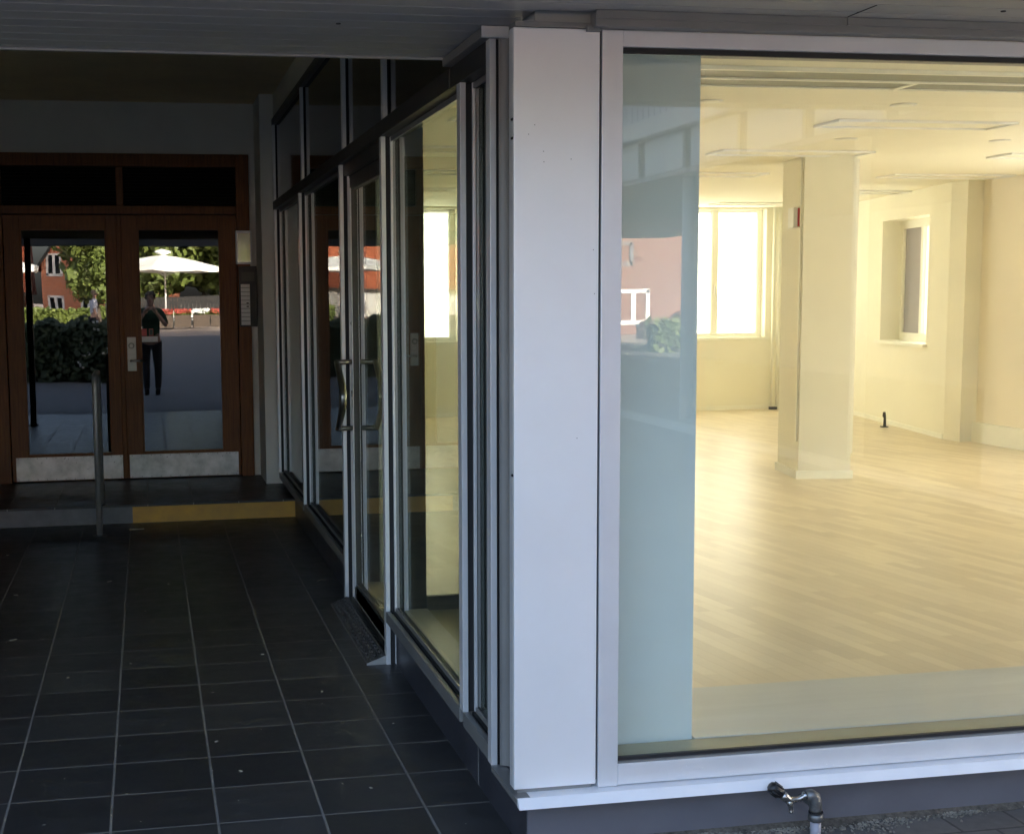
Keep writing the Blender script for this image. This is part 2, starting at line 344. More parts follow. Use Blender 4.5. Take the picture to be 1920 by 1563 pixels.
def window(name, lab, x0, x1, z0, z1, y, muls, T=None, milk='milky_back', group=None):
    t = thing(name, lab, 'window', (x0, y, z0), group=group)
    fw = .065; b = MB()
    b.box(x0, x0+fw, y, y+.06, z0, z1).box(x1-fw, x1, y, y+.06, z0, z1).box(x0+fw, x1-fw, y, y+.06, z0, z0+fw*.8).box(x0+fw, x1-fw, y, y+.06, z1-fw*.25, z1)
    for m_ in muls: b.box(m_-.045, m_+.045, y-.006, y+.06, z0+fw*.8, z1-fw*.25)
    b.build('frame', M['trim_in'], t, bevel=.006)
    ed = [x0+fw]+[e for m_ in muls for e in (m_-.045, m_+.045)]+[x1-fw]
    for a, c in zip(ed[::2], ed[1::2]):
        MB().box(a, c, y+.025, y+.03, z0+fw*.8, z1-fw*.25).build('pane', M[milk], t)
    MB().box(x0-.06, x1+.06, y-.14, y+.0, z0-.035, z0-.001, bev=.004).build('sill', M['trim_in'], t)
    for m_ in muls[-1:]:
        MB().box(m_-.008, m_+.008, y-.03, y-.006, z0+.55, z0+.66, bev=.003).build('handle', M['white'], t)
    return t
window('window', 'large bright window in the back wall seen left of the aluminium pillar', *WIN[0], 16.62, [2.98])
window('window', 'narrow middle window, hidden from view, added to brighten the shop', *WIN[1], 16.62, [])
window('window', 'bright two-pane window in the back wall beside the square column', *WIN[2], 16.62, [6.25, 7.155])
# angled wall with deep window
AX, AY = 7.915, 12.58; ang = math.atan2(.415, 2.123)
aw = thing('angled_wall', 'cream angled side wall of the shop with a deep small window', 'wall', (AX, AY, 0), -ang)
TA = Matrix.Translation((AX, AY, 0)) @ Matrix.Rotation(-ang, 4, 'Z')     # local y runs along the wall, away from the street
w0, w1, wz0, wz1 = .57, 2.0, 1.04, 2.39
b = MB(); holes(b, 0, 4.3, 0, ZC, [(w0, w1, wz0, wz1)], lambda m, a, c, d, e: m.box(0, .42, a, c, d, e, T=TA))
b.build('wall_face', M['wall_in'], aw)
MB().box(-.012, 0, .02, 4.0, ZI, ZI+.05, T=TA).build('skirting', M['trim_in'], aw)
t = thing('window', 'small deep-set side window in the angled wall beyond the column', 'window', (AX, AY, wz0), -ang)
b = MB(); X0, X1 = .22, .28
b.box(X0, X1, w0, w0+.07, wz0, wz1, T=TA).box(X0, X1, w1-.07, w1, wz0, wz1, T=TA).box(X0, X1, w0+.07, w1-.07, wz0, wz0+.09, T=TA).box(X0, X1, w0+.07, w1-.07, wz1-.09, wz1, T=TA)
b.box(X0-.01, X1, 1.30, 1.37, wz0+.09, wz1-.09, T=TA)
b.build('frame', M['trim_in'], t)
MB().box(.245, .25, 1.37, w1-.07, wz0+.09, wz1-.09, T=TA).build('pane', M['milky_grey'], t)
MB().box(.245, .25, w0+.07, 1.30, wz0+.09, wz1-.09, T=TA).build('pane', M['milky'], t)
MB().box(-.05, .0, w0-.04, w1+.06, wz0-.03, wz0, T=TA).box(.0, X0, w0, w1, wz0-.03, wz0+.001, T=TA).build('sill', M['trim_in'], t)
rw = thing('right_wall', 'pale peach right-hand wall of the empty shop', 'wall', (8.1, 8, 0))
MB().box(7.916, 8.09, 12.30, 12.58, 0, ZC).build('return', M['col_in'], rw)
b = MB(); holes(b, 3.75, 12.57, 0, ZC, [(4.3, 6.4, .9, 2.6), (6.7, 8.6, .9, 2.6), (8.9, 10.9, .9, 2.6)], lambda m, a, c, d, e: m.box(8.09, 8.4, a, c, d, e))
b.build('wall_face', M['peach'], rw)
MB().box(7.9, 8.088, 3.66, 3.76, 0, ZC).build('corner_pier', M['plaster'], rw)
for i_, (a, c) in enumerate(((4.3, 6.4), (6.7, 8.6), (8.9, 10.9))):  # windows out of view, added to light the front of the room
    t = thing('window', 'unseen side window added to light the shop, %s along the right wall' % ('nearest the street', 'middle one', 'farthest from the street')[i_], 'window', (8.2, a, .9))
    MB().box(8.2, 8.206, a, c, .9, 2.6).build('pane', M['milky'], t)
    MB().box(8.17, 8.24, a, a+.07, .9, 2.6).box(8.17, 8.24, c-.07, c, .9, 2.6).box(8.17, 8.24, a+.07, c-.07, .9, .97).box(8.17, 8.24, a+.07, c-.07, 2.53, 2.6).build('frame', M['trim_in'], t)
MB().box(8.04, 8.09, 3.8, 12.3, ZI, ZI+.20, bev=.006).build('skirting', M['trim_in'], rw)
# square column, turned a little
cr_ = R(-10.4); cx0, cy0 = 5.131, 10.2
TC = Matrix.Translation((cx0, cy0, 0)) @ Matrix.Rotation(cr_, 4, 'Z')
cl = thing('column', 'square cream column standing free on the parquet floor', 'column', (cx0+.2, cy0+.25, ZI))
MB().box(0, .425, 0, .6, ZI, ZC, T=TC).build('shaft', M['col_in'], cl, bevel=.004)
MB().box(-.02, .44, -.02, .61, ZI, ZI+.065, T=TC).build('base_trim', M['trim_in'], cl)
MB().box(.425, .445, .02, .58, .30, 2.64, T=TC).build('duct_cover', M['col_in'], cl)
MB().box(-.013, -.001, .03, .055, .4, ZC, T=TC).build('conduit', M['trim_in'], cl)
al = thing('alarm_box', 'small white and red alarm box on the column side', 'alarm box', (cx0, cy0+.2, 2.1))
MB().box(-.05, -.001, .10, .26, 2.11, 2.27, bev=.005, T=TC).build('housing', M['white'], al)
MB().box(-.017, -.002, .094, .0995, 2.12, 2.265, T=TC).build('red_button', M['redsign'], al)
# pipes and small fittings
pp = thing('heating_pipe', 'pair of cream heating pipes running down the corner by the back window', 'pipe', (7.86, 16.4, ZI))
for x in (7.86, 7.93): MB().tube([(x, 16.4, ZI+.05), (x, 16.4, ZC)], .018).build('pipe', M['trim_in'], pp)
MB().box(7.84, 7.93, 16.37, 16.43, ZI, ZI+.035).build('foot', M['dark_metal'], pp)
t = thing('floor_valve', 'small dark valve sticking up from the floor by the angled wall', 'valve', (8.02, 13.94, ZI))
MB().tube([(8.02, 13.9, ZI), (8.02, 13.9, ZI+.1), (8.0, 13.88, ZI+.13), (8.0, 13.88, ZI+.17)], [.018, .014, .02, .014]).build('stem', M['dark_metal'], t)
MB().box(7.98, 8.05, 13.87, 13.93, ZI, ZI+.01).build('plate', M['dark_metal'], t)
# ceiling fittings
labs = iter(['nearest recessed ceiling light above the side window view', 'ceiling light in the left row, second from the street', 'ceiling light in the left row, third from the street', 'ceiling light in the left row, fourth from the street', 'ceiling light in the left row, nearest the back wall',
        'nearest ceiling light of the middle row, right of the column top', 'ceiling light right in front of the column head', 'ceiling light just behind the column head', 'ceiling light of the middle row, fourth from the street', 'ceiling light of the middle row, nearest the back wall',
        'nearest ceiling light of the right row', 'ceiling light of the right row cut by the picture edge', 'ceiling light above the angled wall end', 'ceiling light against the angled wall', 'farthest ceiling light above the two-pane window'])
cl0 = thing('ceiling_light', 'x', 'ceiling light', (0, 0, ZC), group='recessed ceiling lights in the shop')
b = MB(); b.box(0, 1.25, 0, .018, -.016, -.001).box(0, 1.25, .322, .34, -.016, -.001).box(0, .022, .018, .322, -.016, -.001).box(1.228, 1.25, .018, .322, -.016, -.001)
fr_ = b.build('frame', M['white'], None); fr_.parent = cl0
b = MB(); b.box(.022, 1.228, .018, .322, -.004, -.001)
le = b.build('lens', M['ceil_in'], None); le.parent = cl0
first = True
for xs in ((1.85, 1.85, 1.85, 1.85, 1.85), (4.28, 4.29, 4.30, 4.30, 4.30), (6.70, 6.70, 6.78, 6.9, 6.75)):
    for x, yy in zip(xs, (8.06, 9.84, 11.70, 13.66, 15.55)):
        if first: cl0.location = (x, yy, ZC); cl0['label'] = next(labs); first = False
        else: dup(cl0, (x, yy, ZC), 0, next(labs))
labs = iter(['round downlight near the sky-tinted corner column', 'round downlight above and left of the nearest middle ceiling light', 'round downlight left of the column head', 'round downlight right of the column head'])
for x, yy in ((3.14, 7.4), (4.33, 7.4), (4.88, 9.08), (6.07, 9.06)):
    t = thing('downlight', next(labs), 'downlight', (x, yy, ZC), group='round ceiling downlights')
    b = MB(); n = 24
    b.tube([(x, yy, ZC-.006), (x, yy, ZC-.001)], .075, n); b.build('ring', M['white'], t)
    MB().tube([(x, yy, ZC-.009), (x, yy, ZC-.0065)], .052, n).build('lamp_face', M['trim_in'], t)
t = thing('ceiling_rail', 'grey-green grille strip across the shop ceiling near the window', 'grille', (4, 6.5, ZC))
MB().box(1.3, 8.0, 6.28, 6.52, ZC-.012, ZC-.001).build('panel', M['grille'], t)
MB().box(1.3, 3.89, 6.545, 6.76, ZC-.012, ZC-.001).build('panel', M['grille'], t)
MB().box(3.925, 8.0, 6.545, 6.76, ZC-.012, ZC-.001).build('panel', M['grille'], t)
MB().box(1.3, 8.0, 6.52, 6.545, ZC-.02, ZC-.001).build('rail', M['trim_in'], t)
MB().box(1.3, 8.0, 6.25, 6.278, ZC-.02, ZC-.001).build('rail', M['trim_in'], t)
MB().box(1.3, 8.0, 6.762, 6.785, ZC-.02, ZC-.001).build('rail', M['trim_in'], t)
MB().box(3.89, 3.925, 6.545, 6.76, ZC-.018, ZC-.001).build('rail', M['trim_in'], t)
# white corner column coloured with the blue of skylight, display shelf, side platform and partition
tag(MB().box(1.245, 1.60, 3.835, 3.98, .10, ZC).build('corner_column', M['corner_in'], bevel=.003), 'white painted column, sky tint put in its colour, just inside the left end of the display window', 'column')
sh = thing('display_shelf', 'low grey display shelf running along the bottom of the front window', 'shelf', (4, 4, ZI))
MB().box(1.605, 7.9, 3.825, 4.33, ZI, .252).box(1.165, 1.605, 3.985, 4.33, ZI, .252).build('shelf_top', M['shelf'], sh, bevel=.002)
MB().box(1.245, 7.9, 3.70, 3.824, ZI, .249).build('ledge', M['ledge'], sh)
b = MB().box(1.605, 1.625, 4.331, 5.73, ZI, .24).box(1.165, 1.605, 4.331, 5.73, .2, .24)
b.build('side_platform', M['ledge'], sh)
MB().box(1.06, 1.164, 3.95, 5.745, ZI, .245).build('side_ledge', M['shelf'], sh)
MB().box(1.165, 1.9, 5.731, 5.76, ZI, .30).build('end_board', M['dark_panel'], sh)
pt = thing('partition', 'dark inner partition behind the shopfront mullions and far panes', 'partition', (1.1, 8, ZI))
MB().box(1.06, 1.167, 5.77, 5.82, ZI, ZC).build('stub', M['dark_panel'], pt)
MB().box(1.12, 1.17, 7.03, 16.5, 0, ZC).build('panel', M['dark_panel'], pt)
MB().box(1.1705, 1.19, 7.0, 16.48, ZI, ZC-.001).build('bounce_lining', M['col_in'], pt)  # unseen cream face added to bounce light back onto the column
MB().box(1.0585, 1.07, 3.946, 4.33, ZI+.15, 2.399).build('panel', M['dark_panel'], pt)  # dark sheet added to give the narrow pane its darkness
MB().box(1.02, 1.17, 3.97, 7.03, 2.40, ZC).build('header', M['facade'], pt)

# ================================================================== SIDE SHOPFRONT
sp = thing('side_shopfront', 'long glazed aluminium shopfront along the right side of the passage', 'shopfront', (1.0, 7, 0))
ZS, ZT, ZT2, ZU = .237, 2.262, 2.325, 2.90
MY = [4.28, 5.76, 7.02, 8.92, 10.64]
for i, y in enumerate(MY):
    zb = .0 if i in (1, 2) else ZS-.002
    m_ = MB().box(XS, 1.004, y, y+.05, zb, ZT-.001).build('mullion', M['alu_side'], sp, bevel=.0015)
    MB().box(1.004, 1.026, y+.008, y+.042, zb, ZT-.001).build('rubber_seal', M['gasket'], m_)
    zi = zb+.001
    MB().box(1.0245, 1.0345, y-.003, y+.06, zi, ZT-.001).build('inner_frame', M['alu_side'], m_, bevel=.0015)
    MB().box(1.035, 1.058, y+.0, y+.057, zi, ZT-.002).build('rubber_seal', M['gasket'], m_)
# corner strip end post
m_ = MB().box(XS, 1.004, 3.90, 3.945, .185, 2.335).build('end_post', M['alu_side'], sp, bevel=.0015)
MB().box(1.004, 1.05, 3.91, 3.945, .185, 2.335).build('rubber_seal', M['gasket'], m_)
# upper mullions
for y in (5.70, 6.89, 8.74, 10.66):
    m_ = MB().box(XS, 1.004, y, y+.05, ZT2, ZU).build('mullion', M['alu_side'], sp, bevel=.0015)
    MB().box(1.004, 1.02, y+.01, y+.04, ZT2, ZU).build('rubber_seal', M['gasket'], m_)
MB().box(XS, 1.03, 4.43, 10.73, ZU, ZU+.05).build('head_frame', M['dark_metal'], sp, bevel=.002)
MB().box(1.0, 1.06, 4.43, 10.74, ZU+.051, 3.139).build('top_panel', M['plaster'], sp)
MB().box(XS-.004, 1.06, 4.425, 10.70, ZT, ZT2).build('transom', M['dark_metal'], sp, bevel=.002)
MB().box(XS, 1.06, 3.946, 4.425, ZT, 2.33).build('transom', M['dark_metal'], sp, bevel=.002)
tr_ = thing('wall_trim', 'short grey end-capped trim above the narrow corner pane', 'trim', (1.0, 4, 2.33))
MB().box(.955, 1.03, 3.872, 4.40, 2.326, 2.353).build('cover', M['alu_dull'], tr_, bevel=.003)
MB().box(.953, 1.032, 3.862, 3.872, 2.322, 2.354).build('end_cap', M['alu_side'], tr_, bevel=.001)
# sills, panes, plinth per bay
bays = [(3.946, 4.28), (4.33, 5.76), (7.07, 8.92), (8.97, 10.64)]
for y0, y1 in bays:
    s_ = MB().box(XS, 1.004, y0, y1, .188, ZS).box(1.004, 1.05, y0, y1, .19, ZS-.012).build('sill', M['alu_dull'], sp, bevel=.002)
    MB().box(1.0265, 1.0345, y0, y1, ZS-.012, ZS+.014).build('glazing_bead', M['alu_dull'], s_, bevel=.002)
    MB().box(1.016, 1.0265, y0, y1, ZS-.012, ZS-.002).build('rubber_seal', M['gasket'], s_)
    s2 = MB().box(1.0265, 1.0345, y0, y1, ZT-.02, ZT-.001).build('glazing_bead', M['alu_dull'], s_, bevel=.002)
    MB().box(1.035, 1.041, y0+.002, y1-.002, ZS-.01, ZT+.01).build('pane', M['glass_side'], sp)
for y0, y1 in ((4.43, 5.70), (5.75, 6.89), (6.94, 8.74), (8.79, 10.66)):
    MB().box(1.012, 1.018, y0, y1, ZT2, ZU).build('upper_pane', M['glass_dark'], sp)
MB().box(1.019, 1.05, 4.43, 10.7, ZT2, ZU).build('backing_panel', M['dark_panel'], sp)
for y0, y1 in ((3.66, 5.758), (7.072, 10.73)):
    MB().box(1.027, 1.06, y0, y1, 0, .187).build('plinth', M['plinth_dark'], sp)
MB().box(1.0255, 1.0268, 4.238, 4.243, .0, .187).build('joint', M['alu_dull'], sp)
# shop door (a leaf in the bay between the two full-height mullions)
dr = MB().box(1.03, 1.06, 5.81, 5.86, .03, 2.20).box(1.03, 1.06, 6.93, 7.0, .03, 2.20).box(1.03, 1.06, 5.86, 6.93, 2.13, 2.20).box(1.03, 1.06, 5.86, 6.93, .03, .12).build('shop_door', M['dark_metal'], sp, bevel=.003)
MB().box(1.026, 1.0295, 6.93, 6.95, .1, 2.14).build('edge_strip', M['alu_side'], dr)
MB().box(1.026, 1.0295, 6.972, 6.985, .03, 2.19).build('edge_strip', M['alu_side'], dr)
MB().box(1.045, 1.051, 5.855, 6.935, .115, 2.135).build('pane', M['glass_side'], dr)
MB().box(1.008, 1.0299, 5.81, 7.019, 2.205, 2.261).build('door_head', M['dark_metal'], sp)
MB().box(1.0, 1.09, 5.811, 7.019, 0, .028).build('threshold', M['dark_metal'], sp)
MB().box(1.03, 1.09, 5.815, 7.015, 2.205, 2.4).build('door_header', M['dark_panel'], sp)
for sx, xg in ((-1, 1.03), (1, 1.06)):
    off = .085*sx; x = xg+off
    pts = []
    for k in range(17):
        a = k/16; z = .925+a*.34; bow = math.sin(a*math.pi)
        pts.append((x, 6.93-.21*bow, z))
    h = MB().tube(pts, [.014+.005*math.sin(math.pi*k/16) for k in range(17)], 14)
    h.tube([(xg, 6.955, 1.265), (x, 6.93, 1.265)], .0125, 12).tube([(xg, 6.955, .925), (x, 6.93, .925)], .0125, 12)
    h.build('handle', M['handle'], dr, smooth=False)
lk = MB().tube([(1.024, 6.965, 1.10), (1.031, 6.965, 1.10)], .016, 14).box(1.026, 1.0305, 6.957, 6.973, 1.03, 1.07).build('lock', M['chrome'], dr)
MB().tube([(1.024, 6.965, 1.46), (1.031, 6.965, 1.46)], .008, 10).build('lock', M['chrome'], dr)
# threshold ramp
b = MB().prism([(.90, .001), (.993, .001), (.993, .036), (.985, .038), (.905, .006)], 5.775, 6.985, 'y')
rp = b.build('threshold_ramp', M['zinc'], None)
tag(rp, 'chequered metal ramp strip in front of the shop door', 'ramp')
b = MB()
for i in range(40):
    for j in range(3):
        y = 5.80+i*.0295+(j % 2)*.014; x = .918+j*.024; z = .006+(x-.905)*.4+.001; s = .007*(1 if (i+j) % 2 else -1)
        b.tube([(x-.006, y-s, z), (x+.006, y+s, z+.0048)], .0022, 6)
b.build('tread', M['zinc'], rp)
MB().prism([(.898, .0), (.993, .0), (.993, .036), (.985, .040), (.900, .008)], 5.770, 5.775, 'y').build('edge', M['steel'], rp)
# ================================================================== CORNER PILLAR
pl = thing('corner_pillar', 'wide satin aluminium clad pillar at the corner of the shop', 'pillar', (1.1, 3.75, .2))
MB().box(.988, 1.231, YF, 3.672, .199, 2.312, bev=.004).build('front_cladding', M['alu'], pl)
pts = [(1.05, 3.6725), (1.05, 3.79)]
for k in range(1, 11):
    a = k/10*math.pi/2; pts.append((1.05-.041*(1-math.cos(a)), 3.79+.095*math.sin(a)))
pts += [(1.009, 3.892), (1.061, 3.892), (1.061, 3.6725)]
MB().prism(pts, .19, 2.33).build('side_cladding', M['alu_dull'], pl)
MB().box(1.2315, 1.2345, 3.656, 3.70, .21, 2.31).build('joint', M['gasket'], pl)
MB().box(1.0, 1.22, 3.66, 3.70, .17, .199).build('foot_plate', M['alu_dull'], pl)
MB().box(.989, 1.05, 3.6725, 3.70, .199, 2.312).build('edge_return', M['alu_side'], pl)
MB().box(.992, 1.215, 3.648, 3.70, 2.313, 2.3275).build('head_trim', M['alu_dull'], pl)
MB().box(1.19, 1.228, 3.635, 3.6495, 2.303, 2.318, bev=.002).build('head_clip', M['alu_dull'], pl)
MB().box(1.062, 1.24, 3.70, 3.83, 0.0, 2.7).build('core', M['facade'], pl)
b = MB()
for x, z in ((1.047, 2.055), (1.072, 1.985), (1.073, 1.957), (1.15, 1.965), (1.215, 1.72), (1.219, 1.60), (1.17, 1.2), (1.03, 2.03)):
    b.tube([(x, YF-.0008, z), (x, YF+.001, z)], .0014, 7)
b.build('mark', M['alu_dull'], pl)
b = MB()
for z in (2.07, 2.02, 1.1): b.tube([(.9872, 3.655, z), (.9872, 3.665, z)], .004, 8)
b.build('rivet', M['gasket'], pl)
# ================================================================== FRONT DISPLAY WINDOW
dw = thing('display_window', 'wide front display window with aluminium frame beside the corner pillar', 'window', (3, YF, .2))
XE = 7.9
MB().box(1.2365, 1.2965, YF-.002, 3.70, .188, 2.311, bev=.003).build('frame', M['alu_side'], dw)
MB().box(1.2965, XE, YF, 3.70, .190, .252, bev=.003).build('frame', M['alu_side'], dw)
MB().box(1.2965, XE, YF, 3.70, 2.268, 2.311, bev=.003).build('frame', M['alu_side'], dw)
MB().box(4.9, 4.97, YF, 3.70, .253, 2.267).build('frame', M['alu_side'], dw)
MB().box(1.2965, XE, YF+.012, 3.675, .2525, .268).box(1.2965, XE, YF+.012, 3.675, 2.253, 2.2675).build('rubber_seal', M['gasket'], dw)
MB().box(1.2965, XE, YF+.004, YF+.012, .2525, .258).build('glazing_bead', M['alu_dull'], dw)
MB().box(1.290, XE, 3.682, 3.688, .25, 2.27).build('pane', M['glass_front'], dw)
MB().box(1.205, XE+.3, 3.612, 3.66, 2.3125, 2.352, bev=.004).build('head_trim', M['alu_dull'], dw)
MB().box(1.205, 1.93, 3.606, 3.6115, 2.333, 2.3545).box(1.934, XE+.3, 3.606, 3.6115, 2.333, 2.3545).build('cover_strip', M['alu_dull'], dw)
sl_ = thing('window_sill', 'bright white metal sill strip running under the pillar and window', 'sill', (3, 3.6, .17))
MB().prism([(3.579, .166), (3.600, .192), (3.604, .192), (3.604, .166)], .985, XE+.3, 'x').box(.988, XE+.3, 3.604, 3.70, .180, .1865).build('front_strip', M['white_alu'], sl_)
MB().box(.984, 1.0265, 3.605, 3.90, .170, .187).build('return_strip', M['alu_dull'], sl_)
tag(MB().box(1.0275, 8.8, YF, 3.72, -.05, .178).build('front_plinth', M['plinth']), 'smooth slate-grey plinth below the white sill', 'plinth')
random.seed(21)
for i in range(11):
    x = random.uniform(1.35, 2.6); z = random.uniform(.195, .235)
    MB().tube([(x, YF-.0015, z), (x, YF-.0002, z)], random.uniform(.0012, .0022), 7).build('dirt_speck', M['white'], dw)
# ================================================================== WATER TAP
tp = thing('water_tap', 'outdoor water tap with black knob below the white sill', 'tap', (1.88, 3.6, .02))
Y = 3.557
MB().tube([(1.893, Y, -.01), (1.891, Y, .062)], .0155, 14).build('pipe', M['pvc'], tp)
b = MB().tube([(1.891, Y, .060), (1.891, Y, .066), (1.891, Y, .078), (1.891, Y, .084)], [.020, .023, .023, .019], 6)
b.build('nut', M['zinc'], tp)
MB().tube([(1.891, Y, .0845), (1.891, Y, .088)], .021, 14).build('washer', M['gasket'], tp)
MB().tube([(1.890, Y, .0885), (1.890, Y, .096), (1.889, Y, .116), (1.885, Y, .131), (1.874, Y, .139), (1.858, Y, .139)], [.017, .018, .018, .019, .018, .0165], 14).build('elbow', M['zinc'], tp)
b = MB().tube([(1.862, Y, .138), (1.851, Y, .138), (1.850, Y, .135), (1.832, Y, .130), (1.812, Y, .129), (1.800, Y, .134), (1.792, Y, .141), (1.781, Y, .150)], [.013, .013, .009, .0085, .010, .012, .0135, .012], 14)
b.tube([(1.803, Y, .133), (1.808, Y-.003, .118), (1.811, Y-.004, .106), (1.812, Y-.004, .097), (1.812, Y-.004, .094)], [.010, .008, .0065, .0068, .008], 12)
b.build('body', M['chrome'], tp)
kn = MB(); a0 = Vector((1.783, Y, .149)); d = Vector((-.042, 0, .033)).normalized()
kn.tube([a0, a0+d*.006, a0+d*.010, a0+d*.038, a0+d*.044, a0+d*.047], [.014, .0165, .018, .0175, .014, .006], 8)
for k in range(8):
    th = k*math.pi/4+.2; o1 = Vector((d.z, 0, -d.x))*math.cos(th)+Vector((0, 1, 0))*math.sin(th)
    kn.tube([a0+d*.01+o1*.0175, a0+d*.037+o1*.0172], .003, 6)
kn.build('knob', M['black'], tp)
MB().tube([(1.890, Y, .10), (1.890, YF, .10)], .008, 8).build('bracket', M['zinc'], tp)
tp.location.x -= .022; tp.location.z += .011
# dirt strip at the foot of the plinth
b = MB(); random.seed(3)
for i in range(2600):
    x = random.uniform(1.2, 3.2); w = (.5+.5*math.sin(x*7)+.3*math.sin(x*19))*.028+.012
    y = YF-abs(random.gauss(0, w)); r = random.uniform(.0012, .004)
    z = .0225+r*.4; T = Matrix.Translation((x, y, z)) @ Matrix.Rotation(random.random()*6, 4, 'Z') @ Matrix.Rotation(random.random()*3, 4, 'X')
    b.box(-r, r, -r*.7, r*.7, -r*.6, r*.6, T=T)
tag(b.build('gravel', M['pebble']), kind='stuff')
b = MB(); nx = 90
for i in range(nx):
    xa, xb = 1.05+i*.025, 1.075+i*.025
    f = lambda x: .018+.02*max(0, math.sin(x*7+.5))+.012*math.sin(x*23)
    b.quad((xa, YF, .036), (xa, YF-f(xa), .0235), (xb, YF-f(xb), .0235), (xb, YF, .036))
tag(b.build('soil', M['grit']), kind='stuff')
# ================================================================== WOODEN DOUBLE DOOR
YD = 11.30
dd = thing('wooden_double_door', 'red-brown wooden double door with glass panes and metal kickplates', 'door', (-.2, YD, .134))
b = MB()
b.box(.735, .841, 11.26, 11.40, .134, 2.735).box(-1.45, .735, 11.26, 11.40, 2.632, 2.735).box(-1.45, -1.09, 11.262, 11.40, .134, 2.632)
b.box(-1.09, .735, 11.268, 11.40, 2.262, 2.328).box(-.209, -.152, 11.272, 11.40, 2.328, 2.632)
b.build('frame', M['wood'], dd, bevel=.004)
for x0, x1 in ((-1.09, -.209), (-.152, .735)):
    b = MB(); z = 2.34
    while z < 2.62:
        b.box(x0, x1, 11.30, 11.345, z, z+.008); b.box(x0, x1, 11.325, 11.33, z+.008, z+.028); z += .027
    b.build('louvre', M['louvre'], dd)
def leaf(x0, x1, gx0, gx1):
    b = MB()
    b.box(x0, gx0, 11.285, 11.33, .142, 2.256).box(gx1, x1, 11.285, 11.33, .142, 2.256)
    b.box(gx0, gx1, 11.285, 11.33, .142, .348).box(gx0, gx1, 11.285, 11.33, 2.147, 2.256)
    L_ = b.build('door_leaf', M['wood'], dd, bevel=.003)
    b = MB(); w = .012
    b.box(gx0, gx0+w, 11.279, 11.31, .348, 2.147).box(gx1-w, gx1, 11.279, 11.31, .348, 2.147).box(gx0+w, gx1-w, 11.279, 11.31, .348, .348+w).box(gx0+w, gx1-w, 11.279, 11.31, 2.147-w, 2.147)
    b.build('glazing_bead', M['wood'], L_)
    MB().box(gx0+w, gx1-w, 11.300, 11.306, .36, 2.135).build('pane', M['glass_door'], L_)
    return L_
lL = leaf(-1.085, -.214, -.962, -.298); lR = leaf(-.181, .731, -.053, .600)
MB().box(-.214, -.181, 11.278, 11.335, .142, 2.256).build('meeting_strip', M['wood'], dd, bevel=.004)
for L_, a, c in ((lL, -1.056, -.218), (lR, -.166, .712)):
    MB().box(a, c, 11.280, 11.2845, .146, .336).build('kickplate', M['kick'], L_, bevel=.001)
    b = MB()
    for k in range(12):
        for z in (.155, .327):
            x = a+.02+(c-a-.04)*k/11; b.tube([(x, 11.2775, z), (x, 11.2805, z)], .0045, 7)
    b.build('screw', M['zinc'], L_)
hp = MB().box(-.158, -.088, 11.279, 11.2845, 1.014, 1.286, bev=.002).build('lock_plate', M['steel'], lR)
MB().tube([(-.125, 11.268, 1.217), (-.125, 11.2788, 1.217)], .025, 20).build('lock_cylinder', M['zinc'], hp)
MB().tube([(-.125, 11.264, 1.217), (-.125, 11.268, 1.217)], .014, 16).build('keyhole', M['steel'], hp)
MB().tube([(-.130, 11.279, 1.098), (-.130, 11.235, 1.098), (-.122, 11.228, 1.098), (-.02, 11.228, 1.097)], [.010, .0095, .009, .008], 12).build('lever', M['chrome'], hp)
stk = MB().box(-.043, .0, 11.2985, 11.2997, 1.295, 1.350).box(.018, .05, 11.2985, 11.2997, 1.295, 1.350).build('sticker', M['redsign'], lR)
MB().box(.02, .048, 11.2978, 11.2983, 1.298, 1.347).build('symbol', M['black'], stk)
MB().box(-.043, .086, 11.2985, 11.2997, 1.245, 1.288).build('sticker', M['panel_grey'], lR)
# intercom and call light
t = thing('intercom', 'black door intercom panel with a white name strip', 'intercom', (.82, 11.25, 1.36))
MB().box(.745, .888, 11.222, 11.262, 1.358, 1.846, bev=.004).build('housing', M['black'], t)
MB().box(.765, .868, 11.219, 11.222, 1.725, 1.80).build('speaker_grille', M['dark_metal'], t)
st_ = MB().box(.756, .829, 11.2185, 11.222, 1.372, 1.701).build('name_strip', M['white'], t)
b = MB()
for k in range(9): b.box(.757, .828, 11.2178, 11.2185, 1.403+k*.0335, 1.407+k*.0335)
b.build('divider', M['step_grey'], st_)
for k in (3.4, 4.2): MB().box(.80, .818, 11.2176, 11.2184, 1.403+k*.0335, 1.413+k*.0335).build('name_tag', M['black'], st_)
t = thing('letter_box', 'small polished steel box with pale rim above the intercom', 'box', (.79, 11.25, 1.85))
MB().box(.724, .853, 11.215, 11.262, 1.862, 2.13, bev=.004).build('rim', M['alu_side'], t)
MB().box(.737, .840, 11.2125, 11.2155, 1.878, 2.11, bev=.001).build('mirror_plate', M['mirror_steel'], t)
t = thing('handrail', 'plain steel handrail post standing in front of the grey step', 'handrail', (-.35, 9.5, 0))
pts = [(-.352, 9.42, 0), (-.352, 9.42, 1.03)]+[(-.352, 9.42+.05*(1-math.cos(a)), 1.03+.05*math.sin(a)) for a in (R(30), R(60), R(90))]+[(-.352, 9.9, 1.08)]+[(-.352, 9.9+.05*math.sin(a), 1.03+.05*math.cos(a)) for a in (R(30), R(60), R(90))]+[(-.352, 9.95, .134)]
MB().tube(pts, .021, 16).build('rail', M['steel'], t)
MB().tube([(-.352, 9.42, 0.0005), (-.352, 9.42, .006)], .045, 20).build('base_plate', M['zinc'], t)
